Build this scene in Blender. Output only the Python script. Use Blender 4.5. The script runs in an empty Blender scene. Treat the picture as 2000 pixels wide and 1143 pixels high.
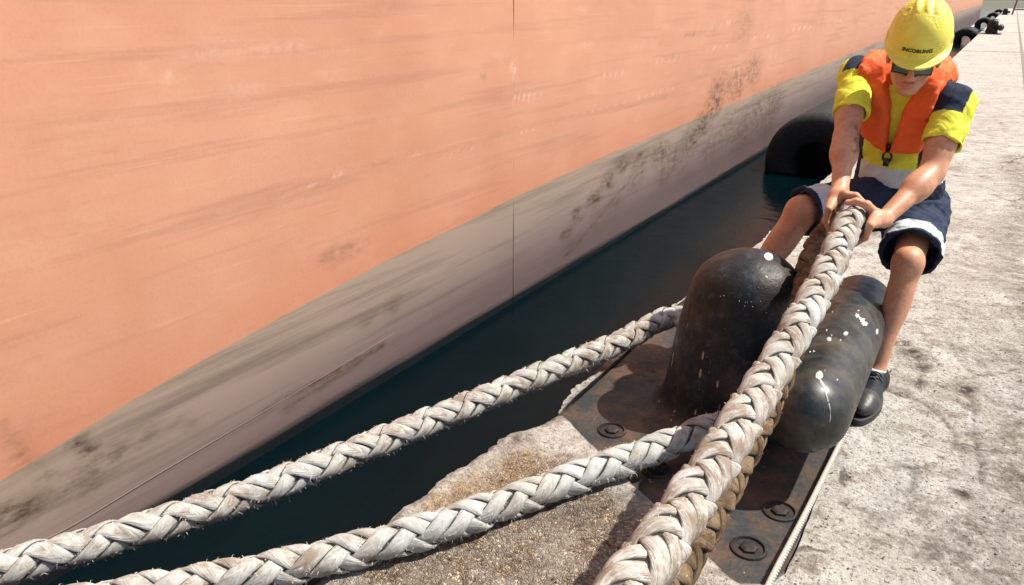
import bpy, math, random
import numpy as np
from mathutils import Vector, Matrix, noise as mnoise
from mathutils.geometry import delaunay_2d_cdt

random.seed(7); rng = np.random.default_rng(7)
SC = bpy.context.scene
COL = SC.collection
# ------------------------------------------------------------------ camera
F_PX = 1500.0
PITCH = math.atan(571.5/F_PX)
YAW = math.atan(983.0/F_PX*math.cos(PITCH))
CAM = np.array([1.11, 0.0, 1.42])
cp, sp, cy, sy = math.cos(PITCH), math.sin(PITCH), math.cos(YAW), math.sin(YAW)
FH = np.array([-sy, cy, 0.0])
CR = np.array([cy, sy, 0.0])
CF = FH*cp + np.array([0, 0, -sp])
CU = FH*sp + np.array([0, 0, cp])
cd = bpy.data.cameras.new('camera'); cam = bpy.data.objects.new('camera', cd); COL.objects.link(cam)
cd.sensor_width = 36.0; cd.lens = 36.0*F_PX/2000.0; cd.clip_start = 0.02; cd.clip_end = 3000
cam.matrix_world = Matrix(((CR[0], CU[0], -CF[0], CAM[0]), (CR[1], CU[1], -CF[1], CAM[1]), (CR[2], CU[2], -CF[2], CAM[2]), (0, 0, 0, 1)))
SC.camera = cam
# ------------------------------------------------------------------ light
SUN_EL = math.radians(57)
sd = CR*0.97 + FH*0.04
sd = sd/np.linalg.norm(sd)
SUN = np.array([sd[0]*math.cos(SUN_EL), sd[1]*math.cos(SUN_EL), math.sin(SUN_EL)])
w = bpy.data.worlds.new('World'); SC.world = w; w.use_nodes = True
nt = w.node_tree; bg = nt.nodes['Background']
sk = nt.nodes.new('ShaderNodeTexSky'); sk.sky_type = 'NISHITA'; sk.sun_disc = False
sk.sun_elevation = SUN_EL; sk.sun_rotation = math.atan2(sd[0], sd[1]); sk.air_density = 1.0; sk.dust_density = 2.0
nt.links.new(sk.outputs[0], bg.inputs[0]); bg.inputs[1].default_value = 0.095
sl = bpy.data.lights.new('sun', 'SUN'); sl.energy = 5.0; sl.angle = math.radians(0.5); sl.color = (1.0, 0.935, 0.83)
so = bpy.data.objects.new('sun', sl); COL.objects.link(so); so.location = (8, -2, 12)
so.rotation_euler = Vector(SUN).to_track_quat('Z', 'Y').to_euler()
SC.view_settings.view_transform = 'Standard'; SC.view_settings.look = 'None'
SC.view_settings.exposure = 0.80; SC.view_settings.gamma = 1.0

# ------------------------------------------------------------------ helpers
def P(px, py, t):
    return CAM + CR*((px-1000)/F_PX*t) + CU*((571.5-py)/F_PX*t) + CF*t
def ray(px, py):
    return CR*((px-1000)/F_PX) + CU*((571.5-py)/F_PX) + CF
def G(px, py, z=0.0):
    d = ray(px, py); return CAM + d*((z-CAM[2])/d[2])
HULL_X = -1.55
def H(px, py):
    d = ray(px, py); return CAM + d*((HULL_X-CAM[0])/d[0])
def nrm(v): return v/np.linalg.norm(v)

def tag(o, label=None, cat=None, group=None, kind=None):
    if label: o['label'] = label
    if cat: o['category'] = cat
    if group: o['group'] = group
    if kind: o['kind'] = kind
    return o
def empty(name, loc):
    o = bpy.data.objects.new(name, None); COL.objects.link(o); o.location = tuple(loc); o.empty_display_size = .1
    return o
def obj(name, me, mat, parent=None):
    o = bpy.data.objects.new(name, me); COL.objects.link(o)
    for m in (mat if isinstance(mat, (list, tuple)) else [mat]): me.materials.append(m)
    if parent is not None:
        o.parent = parent
        w = Vector(parent.location)
        if parent.parent is not None: w = w + Vector(parent.parent.location)
        o.location = -w if False else Vector((0, 0, 0))
        me.transform(Matrix.Translation(-parent_world(parent)))
    return o
def parent_world(p):
    v = Vector((0, 0, 0))
    while p is not None:
        v = v + Vector(p.location); p = p.parent
    return v
def mesh(name, verts, faces, smooth=True):
    me = bpy.data.meshes.new(name)
    me.from_pydata(np.asarray(verts).tolist(), [], [tuple(int(i) for i in f) for f in faces])
    if smooth: me.polygons.foreach_set('use_smooth', [True]*len(me.polygons))
    me.update(); return me
def attr(me, name, vals):
    a = me.attributes.new(name, 'FLOAT', 'POINT'); a.data.foreach_set('value', np.asarray(vals, dtype=np.float32))
def cattr(me, name, vals):
    a = me.attributes.new(name, 'FLOAT_COLOR', 'POINT')
    v = np.ones((len(vals), 4), np.float32); v[:, :3] = vals; a.data.foreach_set('color', v.ravel())

def catmull(pts, n=16):
    p = np.asarray(pts, float); p = np.vstack([2*p[0]-p[1], p, 2*p[-1]-p[-2]]); out = []
    for i in range(1, len(p)-2):
        for k in range(n):
            t = k/n; a, b, c, d = p[i-1], p[i], p[i+1], p[i+2]
            out.append(0.5*((2*b)+(c-a)*t+(2*a-5*b+4*c-d)*t*t+(3*b-a-3*c+d)*t**3))
    out.append(p[-2]); return np.array(out)
def resample(p, step):
    s = np.concatenate([[0], np.cumsum(np.linalg.norm(np.diff(p, axis=0), axis=1))])
    n = max(2, int(s[-1]/step)); q = np.linspace(0, s[-1], n)
    return np.stack([np.interp(q, s, p[:, i]) for i in range(3)], 1), q
def frames(p, up=(0, 0, 1)):
    T = np.gradient(p, axis=0); T /= np.linalg.norm(T, axis=1)[:, None]
    N = np.zeros_like(p); n = np.array(up, float)
    for i in range(len(p)):
        n = n - T[i]*n.dot(T[i]); n /= np.linalg.norm(n); N[i] = n
    return T, N, np.cross(T, N)
def tube(path, r, sides=10, cap=True):
    path = np.asarray(path, float); r = np.broadcast_to(np.asarray(r, float), (len(path),))
    T, N, B = frames(path, up=(0.13, 0.2, 1)); V = []; Fc = []
    a = np.linspace(0, 2*math.pi, sides, endpoint=False)
    for i in range(len(path)):
        V.append(path[i]+r[i]*(np.cos(a)[:, None]*N[i]+np.sin(a)[:, None]*B[i]))
    V = np.vstack(V)
    for i in range(len(path)-1):
        for k in range(sides):
            k2 = (k+1) % sides; Fc.append((i*sides+k, i*sides+k2, (i+1)*sides+k2, (i+1)*sides+k))
    if cap: Fc.append(tuple(range(sides))[::-1]); Fc.append(tuple((len(path)-1)*sides+k for k in range(sides)))
    return V, Fc
def merge(parts):
    V = []; Fc = []; o = 0
    for v, f in parts:
        V.append(np.asarray(v)); Fc += [tuple(i+o for i in q) for q in f]; o += len(v)
    return np.vstack(V), Fc
def boxv(c, s, R=np.eye(3)):
    c = np.array(c); s = np.array(s)/2
    v = np.array([[x, y, z] for x in (-1, 1) for y in (-1, 1) for z in (-1, 1)])*s
    return v@np.array(R).T+c, [(0, 1, 3, 2), (4, 6, 7, 5), (0, 4, 5, 1), (2, 3, 7, 6), (0, 2, 6, 4), (1, 5, 7, 3)]
def bevel(o, w=.003, seg=2):
    m = o.modifiers.new('bevel', 'BEVEL'); m.width = w; m.segments = seg; m.limit_method = 'ANGLE'
    return o
def poly_sd(x, y, poly):
    """signed distance to a polygon, arrays x, y"""
    poly = np.asarray(poly, float); n = len(poly)
    d = np.full(x.shape, 1e9); s = np.ones(x.shape)
    for i in range(n):
        a = poly[i]; b = poly[i-1]; ex, ey = b-a; wx = x-a[0]; wy = y-a[1]
        t = np.clip((wx*ex+wy*ey)/(ex*ex+ey*ey), 0, 1)
        d = np.minimum(d, (wx-ex*t)**2+(wy-ey*t)**2)
        c1 = y >= a[1]; c2 = y < b[1]; c3 = ex*wy > ey*wx
        s = np.where((c1 & c2 & c3) | (~c1 & ~c2 & ~c3), -s, s)
    return s*np.sqrt(d)

# ------------------------------------------------------------------ node helpers
class NT:
    def __init__(s, name):
        s.m = bpy.data.materials.new(name); s.m.use_nodes = True; s.t = s.m.node_tree
        s.b = s.t.nodes['Principled BSDF']; s.out = s.t.nodes['Material Output']
    def n(s, typ, **kw):
        x = s.t.nodes.new(typ)
        for k, v in kw.items(): setattr(x, k, v)
        return x
    def set(s, x, i, v):
        if v is None: return
        if hasattr(v, 'is_output') or isinstance(v, bpy.types.NodeSocket): s.t.links.new(v, x.inputs[i])
        else: x.inputs[i].default_value = v
    def coord(s, which='Object'): return s.n('ShaderNodeTexCoord').outputs[which]
    def map(s, v, scale=(1, 1, 1), loc=(0, 0, 0), rot=(0, 0, 0)):
        x = s.n('ShaderNodeMapping'); s.set(x, 0, v); x.inputs['Scale'].default_value = scale; x.inputs['Location'].default_value = loc; x.inputs['Rotation'].default_value = rot
        return x.outputs[0]
    def noise(s, v, scale, detail=6, rough=.6, dist=0.0):
        x = s.n('ShaderNodeTexNoise'); s.set(x, 'Vector', v); x.inputs['Scale'].default_value = scale; x.inputs['Detail'].default_value = detail
        x.inputs['Roughness'].default_value = rough; x.inputs['Distortion'].default_value = dist; return x.outputs['Fac']
    def voro(s, v, scale, feature='F1', out='Distance', rnd=1.0):
        x = s.n('ShaderNodeTexVoronoi', feature=feature); s.set(x, 'Vector', v); x.inputs['Scale'].default_value = scale; x.inputs['Randomness'].default_value = rnd
        return x.outputs[out]
    def ramp(s, f, stops, interp='LINEAR'):
        x = s.n('ShaderNodeValToRGB'); s.set(x, 0, f); r = x.color_ramp; r.interpolation = interp
        while len(r.elements) < len(stops): r.elements.new(.5)
        for e, (p, c) in zip(r.elements, stops):
            e.position = p; e.color = (c, c, c, 1) if isinstance(c, (int, float)) else (*c, 1)
        return x.outputs[0]
    def mix(s, f, a, b, mode='MIX'):
        x = s.n('ShaderNodeMix', data_type='RGBA', blend_type=mode); s.set(x, 0, f)
        for i, v in ((6, a), (7, b)):
            if isinstance(v, tuple): x.inputs[i].default_value = (*v, 1)
            elif isinstance(v, (int, float)): x.inputs[i].default_value = (v, v, v, 1)
            else: s.t.links.new(v, x.inputs[i])
        return x.outputs[2]
    def math(s, op, a, b=None, c=None, clamp=False):
        x = s.n('ShaderNodeMath', operation=op, use_clamp=clamp); s.set(x, 0, a); s.set(x, 1, b)
        if c is not None: s.set(x, 2, c)
        return x.outputs[0]
    def attr(s, name, out='Fac'):
        x = s.n('ShaderNodeAttribute'); x.attribute_name = name; return x.outputs[out]
    def bump(s, h, strength=.5, dist=.01, normal=None):
        x = s.n('ShaderNodeBump'); s.set(x, 'Height', h); x.inputs['Strength'].default_value = strength; x.inputs['Distance'].default_value = dist
        if normal is not None: s.set(x, 'Normal', normal)
        return x.outputs[0]
    def sep(s, v):
        x = s.n('ShaderNodeSeparateXYZ'); s.set(x, 0, v); return x.outputs
    def done(s, color=None, rough=None, normal=None, metal=None, spec=None):
        for k, v in (('Base Color', color), ('Roughness', rough), ('Normal', normal), ('Metallic', metal), ('Specular IOR Level', spec)):
            if v is None: continue
            if isinstance(v, tuple): v = (*v, 1)
            s.set(s.b, k, v)
        return s.m

def mat_concrete():
    m = NT('concrete'); v = m.coord()
    st = m.attr('stain'); ag = m.attr('rough'); tn = m.attr('tan'); cr = m.attr('crack')
    big = m.noise(v, 1.3, 5); mid = m.noise(v, 9, 8, .7); fine = m.noise(v, 60, 6, .75); grit = m.noise(v, 170, 3, .7)
    c = m.ramp(big, [(.3, (.315, .292, .258)), (.55, (.40, .380, .345)), (.75, (.50, .482, .448))])
    c = m.mix(m.ramp(m.noise(v, 2.6, 7, .7, .5), [(.54, 0.), (.66, .55)]), c, (.20, .155, .11))
    c = m.mix(m.ramp(m.noise(v, 4.2, 7, .72, .3), [(.52, 0.), (.66, .7)]), c, (.58, .565, .54))
    c = m.mix(m.ramp(mid, [(.34, 1.0), (.5, 0.0)]), c, (.20, .17, .14))
    c = m.mix(m.ramp(fine, [(.37, .9), (.46, 0.0)]), c, (.12, .09, .07))
    c = m.mix(m.ramp(fine, [(.56, 0.0), (.70, .7)]), c, (.70, .68, .64))
    # pits and small dark specks
    vo = m.voro(v, 34); pit = m.ramp(m.math('ADD', vo, m.math('MULTIPLY', m.noise(v, 8, 3), .5)), [(.30, 1.0), (.37, 0.0)])
    c = m.mix(m.math('MULTIPLY', pit, .8), c, (.085, .06, .05))
    # exposed aggregate: brown matrix, dark gaps, pale grains
    wob = m.n('ShaderNodeVectorMath', operation='MULTIPLY_ADD'); m.set(wob, 0, m.n('ShaderNodeTexNoise').outputs['Color']); wob.inputs[1].default_value = (.02, .02, .02); m.set(wob, 2, v); wn_ = [x for x in m.t.nodes if x.bl_idname == 'ShaderNodeTexNoise'][-1]; m.set(wn_, 'Vector', v); wn_.inputs['Scale'].default_value = 60
    v2 = wob.outputs[0]; ve = m.voro(v2, 105, 'DISTANCE_TO_EDGE'); vc = m.voro(v2, 105, 'F1', 'Color'); vs = m.sep(vc)[0]
    grain = m.ramp(vs, [(.0, (.08, .05, .03)), (.35, (.20, .14, .085)), (.6, (.28, .205, .135)), (.85, (.42, .33, .24)), (1., (.62, .54, .43))])
    aggc = m.mix(m.ramp(m.math('ADD', ve, m.math('MULTIPLY', m.noise(v, 40, 4), .25)), [(.10, 1.0), (.20, 0.0)]), grain, (.06, .04, .025))
    aggc = m.mix(m.ramp(m.noise(v, 12, 6, .7), [(.40, 0.0), (.60, .75)]), aggc, m.mix(.5, c, (.20, .15, .11)))
    am = m.math('MULTIPLY', ag, m.ramp(m.noise(v, 5, 5, .7), [(.30, .45), (.5, 1.0)]), clamp=True)
    c = m.mix(am, c, aggc)
    tanm = m.math('MULTIPLY', tn, m.ramp(m.noise(v, 26, 6, .75), [(.35, 0.0), (.6, 1.0)]), clamp=True)
    c = m.mix(tanm, c, m.ramp(fine, [(.38, (.12, .07, .035)), (.55, (.36, .26, .14)), (.7, (.55, .45, .30))]))
    stm = m.math('MULTIPLY', st, m.ramp(m.noise(v, 16, 6, .75), [(.38, 0.0), (.56, 1.0)]), clamp=True)
    c = m.mix(stm, c, (.055, .036, .028))
    c = m.mix(m.math('MULTIPLY', cr, m.ramp(fine, [(.35, .4), (.6, 1.)]), clamp=True), c, (.06, .045, .04))
    wv = m.n('ShaderNodeVectorMath', operation='MULTIPLY_ADD'); nz_ = m.n('ShaderNodeTexNoise'); m.set(nz_, 'Vector', v); nz_.inputs['Scale'].default_value = 5; nz_.inputs['Detail'].default_value = 6
    m.set(wv, 0, nz_.outputs['Color']); wv.inputs[1].default_value = (.28, .28, .0); m.set(wv, 2, v)
    ck = m.math('MULTIPLY', m.ramp(m.voro(wv.outputs[0], 1.25, 'DISTANCE_TO_EDGE'), [(.004, 1.), (.013, 0.)]), m.ramp(m.noise(v, 1.7, 3), [(.54, 0.), (.60, 1.)]))
    c = m.mix(m.math('MULTIPLY', ck, .75), c, (.07, .052, .04))
    c = m.mix(m.ramp(m.noise(v, 100, 4, .7), [(.36, .8), (.43, 0.)]), c, (.13, .10, .075))
    h = m.math('ADD', m.math('MULTIPLY', mid, .8), m.math('MULTIPLY', fine, .55))
    h = m.math('ADD', h, m.math('MULTIPLY', grit, .16))
    h = m.math('SUBTRACT', h, m.math('MULTIPLY', pit, .25))
    h = m.math('ADD', h, m.math('MULTIPLY', m.math('MULTIPLY', am, m.ramp(ve, [(0., 0.), (.25, 1.)])), .35))
    return m.done(c, .93, m.bump(m.math('SUBTRACT', h, m.math('MULTIPLY', ck, .4)), .9, .026), spec=.2)

def mat_hull():
    m = NT('hull_paint'); v = m.coord()
    band = m.attr('band'); st = m.attr('stain'); waterline_shade = m.attr('waterline_shade'); scr = m.attr('scratch')
    strk = m.noise(m.map(v, (1, .28, 7)), 1.6, 8, .62)
    strk2 = m.noise(m.map(v, (1, .5, 26)), 2.1, 5, .6)
    blot = m.noise(v, 1.1, 6, .6)
    red = m.ramp(blot, [(.3, (.44, .203, .123)), (.7, (.50, .250, .160))])
    red = m.mix(m.ramp(strk, [(.32, .55), (.48, 0.)]), red, (.32, .155, .095))
    red = m.mix(m.ramp(strk2, [(.60, 0.), (.74, .35)]), red, (.60, .37, .25))
    red = m.mix(m.ramp(m.math('MULTIPLY', m.math('SUBTRACT', band, .95), .4), [(0., .55), (.22, 0.)]), red, (.43, .165, .094))
    red = m.mix(m.ramp(m.noise(m.map(v, (1, .7, 1.6)), 3.2, 7, .7), [(.50, 0.), (.75, .35)]), red, (.53, .305, .20))
    # anti-fouling strip under it
    tanc = m.ramp(band, [(0., (.105, .075, .075)), (.32, (.170, .124, .116)), (.62, (.245, .184, .155)), (1., (.290, .222, .168))])
    # band attribute is remapped: 0 = .5 m under the border, 1 = border
    tanc = m.mix(m.ramp(strk, [(.36, .6), (.52, 0.)]), tanc, (.10, .075, .066))
    tanc = m.mix(m.ramp(strk2, [(.6, 0.), (.78, .18)]), tanc, (.28, .23, .19))
    edge = m.math('ADD', band, m.math('MULTIPLY', m.math('SUBTRACT', m.noise(m.map(v, (1, 1, 3)), 9, 4), .5), .018))
    c = m.mix(m.ramp(edge, [(.992, 0.), (1.0, 1.)]), tanc, red)
    sn = m.ramp(m.noise(m.map(v, (1, .8, 1.3)), 10, 8, .72), [(.36, 0.), (.58, 1.)])
    sn = m.math('MULTIPLY', sn, m.ramp(m.noise(m.map(v, (1, .35, 2.2)), 13, 6, .7), [(.38, .35), (.58, 1.15)]))
    c = m.mix(m.math('MULTIPLY', m.math('MULTIPLY', st, sn), .95, clamp=True), c, (.055, .038, .022))
    c = m.mix(m.math('MULTIPLY', scr, m.ramp(m.noise(v, 30, 4), [(.4, .2), (.6, 1.)]), clamp=True), c, (.72, .55, .42))
    c = m.mix(m.ramp(m.noise(v, 70, 4, .7), [(.38, .10), (.52, 0.)]), c, (.22, .12, .08))
    c = m.mix(m.ramp(m.noise(m.map(v, (1, .6, 2)), 24, 7, .75), [(.66, 0.), (.72, .55)]), c, (.20, .115, .075))
    c = m.mix(m.ramp(m.noise(m.map(v, (1, .12, 9)), 5, 6, .7), [(.64, 0.), (.70, .35)]), c, (.24, .13, .09))
    wn = m.math('ADD', waterline_shade, m.math('MULTIPLY', m.math('SUBTRACT', strk, .5), .9))
    c = m.mix(m.ramp(wn, [(.35, 0.), (.75, 1.)]), c, (.003, .006, .008))  # near-black shade and reflection at the waterline, painted into the hull colour
    dent = m.noise(m.map(v, (1, .6, 1)), 1.1, 2)
    n1 = m.bump(dent, .25, .06)
    n2 = m.bump(m.noise(v, 45, 5), .12, .004, n1)
    return m.done(c, m.ramp(blot, [(.3, .5), (.7, .62)]), n2, spec=.3)

def mat_water():
    m = NT('harbour_water'); v = m.coord()
    h = m.math('ADD', m.noise(m.map(v, (1, .55, 1)), 2.6, 5, .55, .6), m.math('MULTIPLY', m.noise(v, 16, 3), .12))
    c = m.ramp(m.noise(v, 1.2, 5), [(.3, (.0003, .0030, .0043)), (.7, (.0006, .0046, .0058))])
    return m.done(c, .13, m.bump(h, .35, .05), spec=.05)

def mat_rope(name, dirt, tone=(.50, .50, .475), dark=(.175, .125, .09)):
    m = NT(name); v = m.coord(); uv = m.attr('uvr', 'Vector'); sh = m.attr('shade'); low = m.attr('gap')
    crown = m.attr('crown')
    fib = m.noise(m.map(uv, (110, 10, 1)), 1.0, 5, .75, .5)
    fib2 = m.noise(m.map(uv, (300, 16, 1)), 1.0, 3, .7, .3)
    patch = m.noise(v, 17, 6, .7); big = m.noise(v, 5, 3)
    c = m.mix(m.ramp(fib, [(.32, .85), (.56, 0.)]), tone, tuple(x*.50 for x in tone))
    c = m.mix(m.ramp(fib2, [(.54, 0.), (.70, .6)]), c, tuple(min(.74, x*1.38) for x in tone))
    c = m.mix(m.ramp(fib2, [(.32, .6), (.44, 0.)]), c, tuple(x*q for x, q in zip(tone, (.40, .33, .27))))
    pm = m.math('ADD', patch, m.math('MULTIPLY', m.math('SUBTRACT', fib, .5), .7))
    c = m.mix(m.ramp(pm, [(.54-dirt*.12, 0.), (.70-dirt*.1, .40+dirt*.4)]), c, dark)
    cm = m.math('MULTIPLY', crown, m.ramp(m.math('ADD', m.noise(v, 24, 4), m.math('MULTIPLY', m.math('SUBTRACT', fib, .5), .8)), [(.40, 0.), (.62, .9)]))
    c = m.mix(m.math('MULTIPLY', cm, min(1., dirt*1.1)), c, dark)
    c = m.mix(m.ramp(big, [(.46, 0.), (.66, .5)]), c, (tone[0]*.92, tone[1]*1.03, tone[2]*1.12))
    c = m.mix(1.0, c, m.ramp(sh, [(0., (.84, .82, .79)), (1., (1., 1., 1.))]), 'MULTIPLY')
    c = m.mix(m.ramp(low, [(.30, 0.), (.75, .95)]), c, (.030, .024, .020))  # shade between strands and along their edges put into the colour
    h = m.math('ADD', fib, m.math('MULTIPLY', fib2, .7))
    return m.done(c, .9, m.bump(h, 1.0, .005), spec=.12)

def mat_iron(name, base=(.018, .022, .026), rust=(.12, .055, .028), amount=.5, chips=.5, rough=.36, dusty=0.0, streaks=False, bump=.35, spec=.42):
    m = NT(name); v = m.coord(); wp = m.attr('paint')
    n1 = m.noise(v, 5, 8, .68); n2 = m.noise(v, 26, 6, .7)
    c = m.mix(m.ramp(n1, [(.56-amount*.28, 0.), (.66-amount*.14, .95)]), base, rust)
    c = m.mix(m.ramp(n2, [(.52, 0.), (.66, .8)]), c, tuple(x*.6 for x in base))
    if dusty: c = m.mix(m.ramp(m.noise(v, 9, 6, .7), [(.42, 0.), (.68, dusty)]), c, (.30, .25, .19))
    if streaks:
        sv = m.map(v, (1, 1, .24)); vd = m.voro(sv, 60); vr = m.sep(m.voro(sv, 60, 'F1', 'Color'))
        zz = m.sep(v)[2]; low = m.ramp(zz, [(.02, 1.), (.30, .6), (.36, 0.)])
        f1 = m.math('MULTIPLY', m.ramp(vd, [(.22, 1.), (.30, 0.)]), m.ramp(vr[0], [(.80, 0.), (.82, 1.)]))
        c = m.mix(m.math('MULTIPLY', f1, low), c, (.42, .32, .22))
    if streaks:
        c = m.mix(m.ramp(m.noise(v, 21, 7, .75), [(.52, 0.), (.70, .75)]), c, (.045, .060, .072))
        c = m.mix(m.ramp(m.noise(v, 3.5, 5, .6), [(.50, 0.), (.64, .5)]), c, (.055, .036, .028))
    vo = m.voro(v, 42); ch = m.ramp(m.math('ADD', vo, m.math('MULTIPLY', m.noise(v, 4, 4), .9)), [(.40+.10*chips, 1.), (.43+.10*chips, 0.)])
    c = m.mix(m.math('MULTIPLY', ch, chips), c, (.40, .33, .26))
    c = m.mix(m.ramp(wp, [(.35, 0.), (.6, 1.)]), c, (.80, .77, .72))
    h = m.math('ADD', n1, m.math('MULTIPLY', n2, .5))
    return m.done(c, m.ramp(n2, [(.3, rough), (.7, rough+.28)]), m.bump(h, bump, .008), spec=spec)

def mat_plain(name, col, rough=.6, var=.25, scale=40, bump=.3, dist=.002, spec=.4, metal=0.0):
    m = NT(name); v = m.coord(); n = m.noise(v, scale, 5)
    c = m.mix(m.ramp(n, [(.35, var), (.65, 0.)]), col, tuple(x*.55 for x in col))
    return m.done(c, rough, m.bump(n, bump, dist), spec=spec, metal=metal)

def mat_cloth(name, fold=.6, rough=.85, sheen=.0):
    m = NT(name); v = m.coord(); c = m.attr('col', 'Color')
    n = m.noise(v, 240, 2); f = m.noise(m.map(v, (1, 1, .6)), 14, 4, .55, .8)
    c = m.mix(m.ramp(m.noise(v, 22, 4), [(.3, .22), (.65, 0.)]), c, (.25, .2, .12), 'MULTIPLY')
    h = m.math('ADD', m.math('MULTIPLY', f, 1.0), m.math('MULTIPLY', n, .03))
    return m.done(c, rough, m.bump(h, fold, .02), spec=.25)

def mat_skin():
    m = NT('skin'); v = m.coord(); tt = m.attr('tattoo'); hr = m.attr('lip')
    n = m.noise(v, 16, 5, .6)
    c = m.ramp(n, [(.3, (.39, .182, .104)), (.7, (.53, .272, .165))])
    c = m.mix(m.ramp(m.noise(v, 90, 3), [(.5, 0.), (.72, .5)]), c, (.27, .11, .06))
    c = m.mix(hr, c, (.42, .13, .10))
    c = m.mix(m.math('MULTIPLY', tt, .7), c, (.10, .055, .04))
    m.b.inputs['Subsurface Weight'].default_value = .08; m.b.inputs['Subsurface Radius'].default_value = (.012, .005, .003)
    return m.done(c, .48, m.bump(m.noise(v, 160, 4), .15, .002), spec=.4)

M_CON = mat_concrete(); M_HULL = mat_hull(); M_WATER = mat_water()
M_ROPE = mat_rope('rope_fibre', .8); M_ROPE_C = mat_rope('rope_fibre_worn', 1.0, (.53, .51, .47)); M_ROPE_D = mat_rope('rope_fibre_brown', 1.3, (.24, .165, .10), (.06, .034, .02))  # brown copy is for the lower strand, its shade put into the tone
M_IRON = mat_iron('bollard_iron', (.005, .008, .011), (.035, .020, .016), amount=.2, chips=.35, rough=.34, streaks=True, bump=.6, spec=.3)
M_BAR = mat_iron('bollard_bar_iron', (.007, .011, .013), (.030, .026, .020), .25, .15, .27, .16, bump=.10)
M_PLATE = mat_iron('base_plate_rust', (.016, .021, .023), (.075, .042, .024), .40, .5, .42, bump=.8)
M_BOLT = mat_iron('bolt_iron', (.005, .005, .005), (.030, .016, .010), .5, .3, .6, bump=.8)
M_RUBBER = mat_iron('fender_rubber', (.004, .008, .010), (.010, .014, .015), .3, .08, .7)
M_SKIN = mat_skin(); M_SHIRT = mat_cloth('shirt_cloth', .55); M_VEST = mat_cloth('vest_cloth', .35, .7); M_SHORT = mat_cloth('shorts_cloth', .55)

# ------------------------------------------------------------------ SDF kit for the figure
class Prim:
    def __init__(s, lo, hi, f): s.lo = np.array(lo); s.hi = np.array(hi); s.f = f
def rc(a, b, ra, rb=None, flat=None):
    a = np.array(a, float); b = np.array(b, float); rb = ra if rb is None else rb
    ab = b-a; L2 = max(ab.dot(ab), 1e-12); mx = max(ra, rb)*(1 if flat is None else max(1, flat[1]))
    def f(p):
        q = p-a
        t = np.clip(q@ab/L2, 0, 1)
        r = q-t[..., None]*ab
        if flat is not None:
            n, s = flat; dn = r@n; r = r+(dn*(1/s-1))[..., None]*n
        return np.linalg.norm(r, axis=-1)-(ra+(rb-ra)*t)
    return Prim(np.minimum(a, b)-mx, np.maximum(a, b)+mx, f)
def ell(c, r, R=np.eye(3)):
    """R columns are the axes"""
    c = np.array(c, float); r = np.array(r, float); mx = r.max()
    def f(p):
        q = (p-c)@R; k0 = np.linalg.norm(q/r, axis=-1); k1 = np.linalg.norm(q/(r*r), axis=-1)
        return np.where(k1 > 1e-6, k0*(k0-1)/np.maximum(k1, 1e-6), -r.min())
    return Prim(c-mx, c+mx, f)
def rbox(c, s, rad, R=np.eye(3)):
    c = np.array(c, float); s = np.array(s, float)/2-rad; mx = np.linalg.norm(s)+rad
    def f(p):
        q = np.abs((p-c)@R)-s
        return np.linalg.norm(np.maximum(q, 0), axis=-1)+np.minimum(q.max(-1), 0)-rad
    return Prim(c-mx, c+mx, f)
def smin(a, b, k):
    if k <= 0: return np.minimum(a, b)
    h = np.maximum(k-np.abs(a-b), 0)/k
    return np.minimum(a, b)-h*h*k*.25
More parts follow.
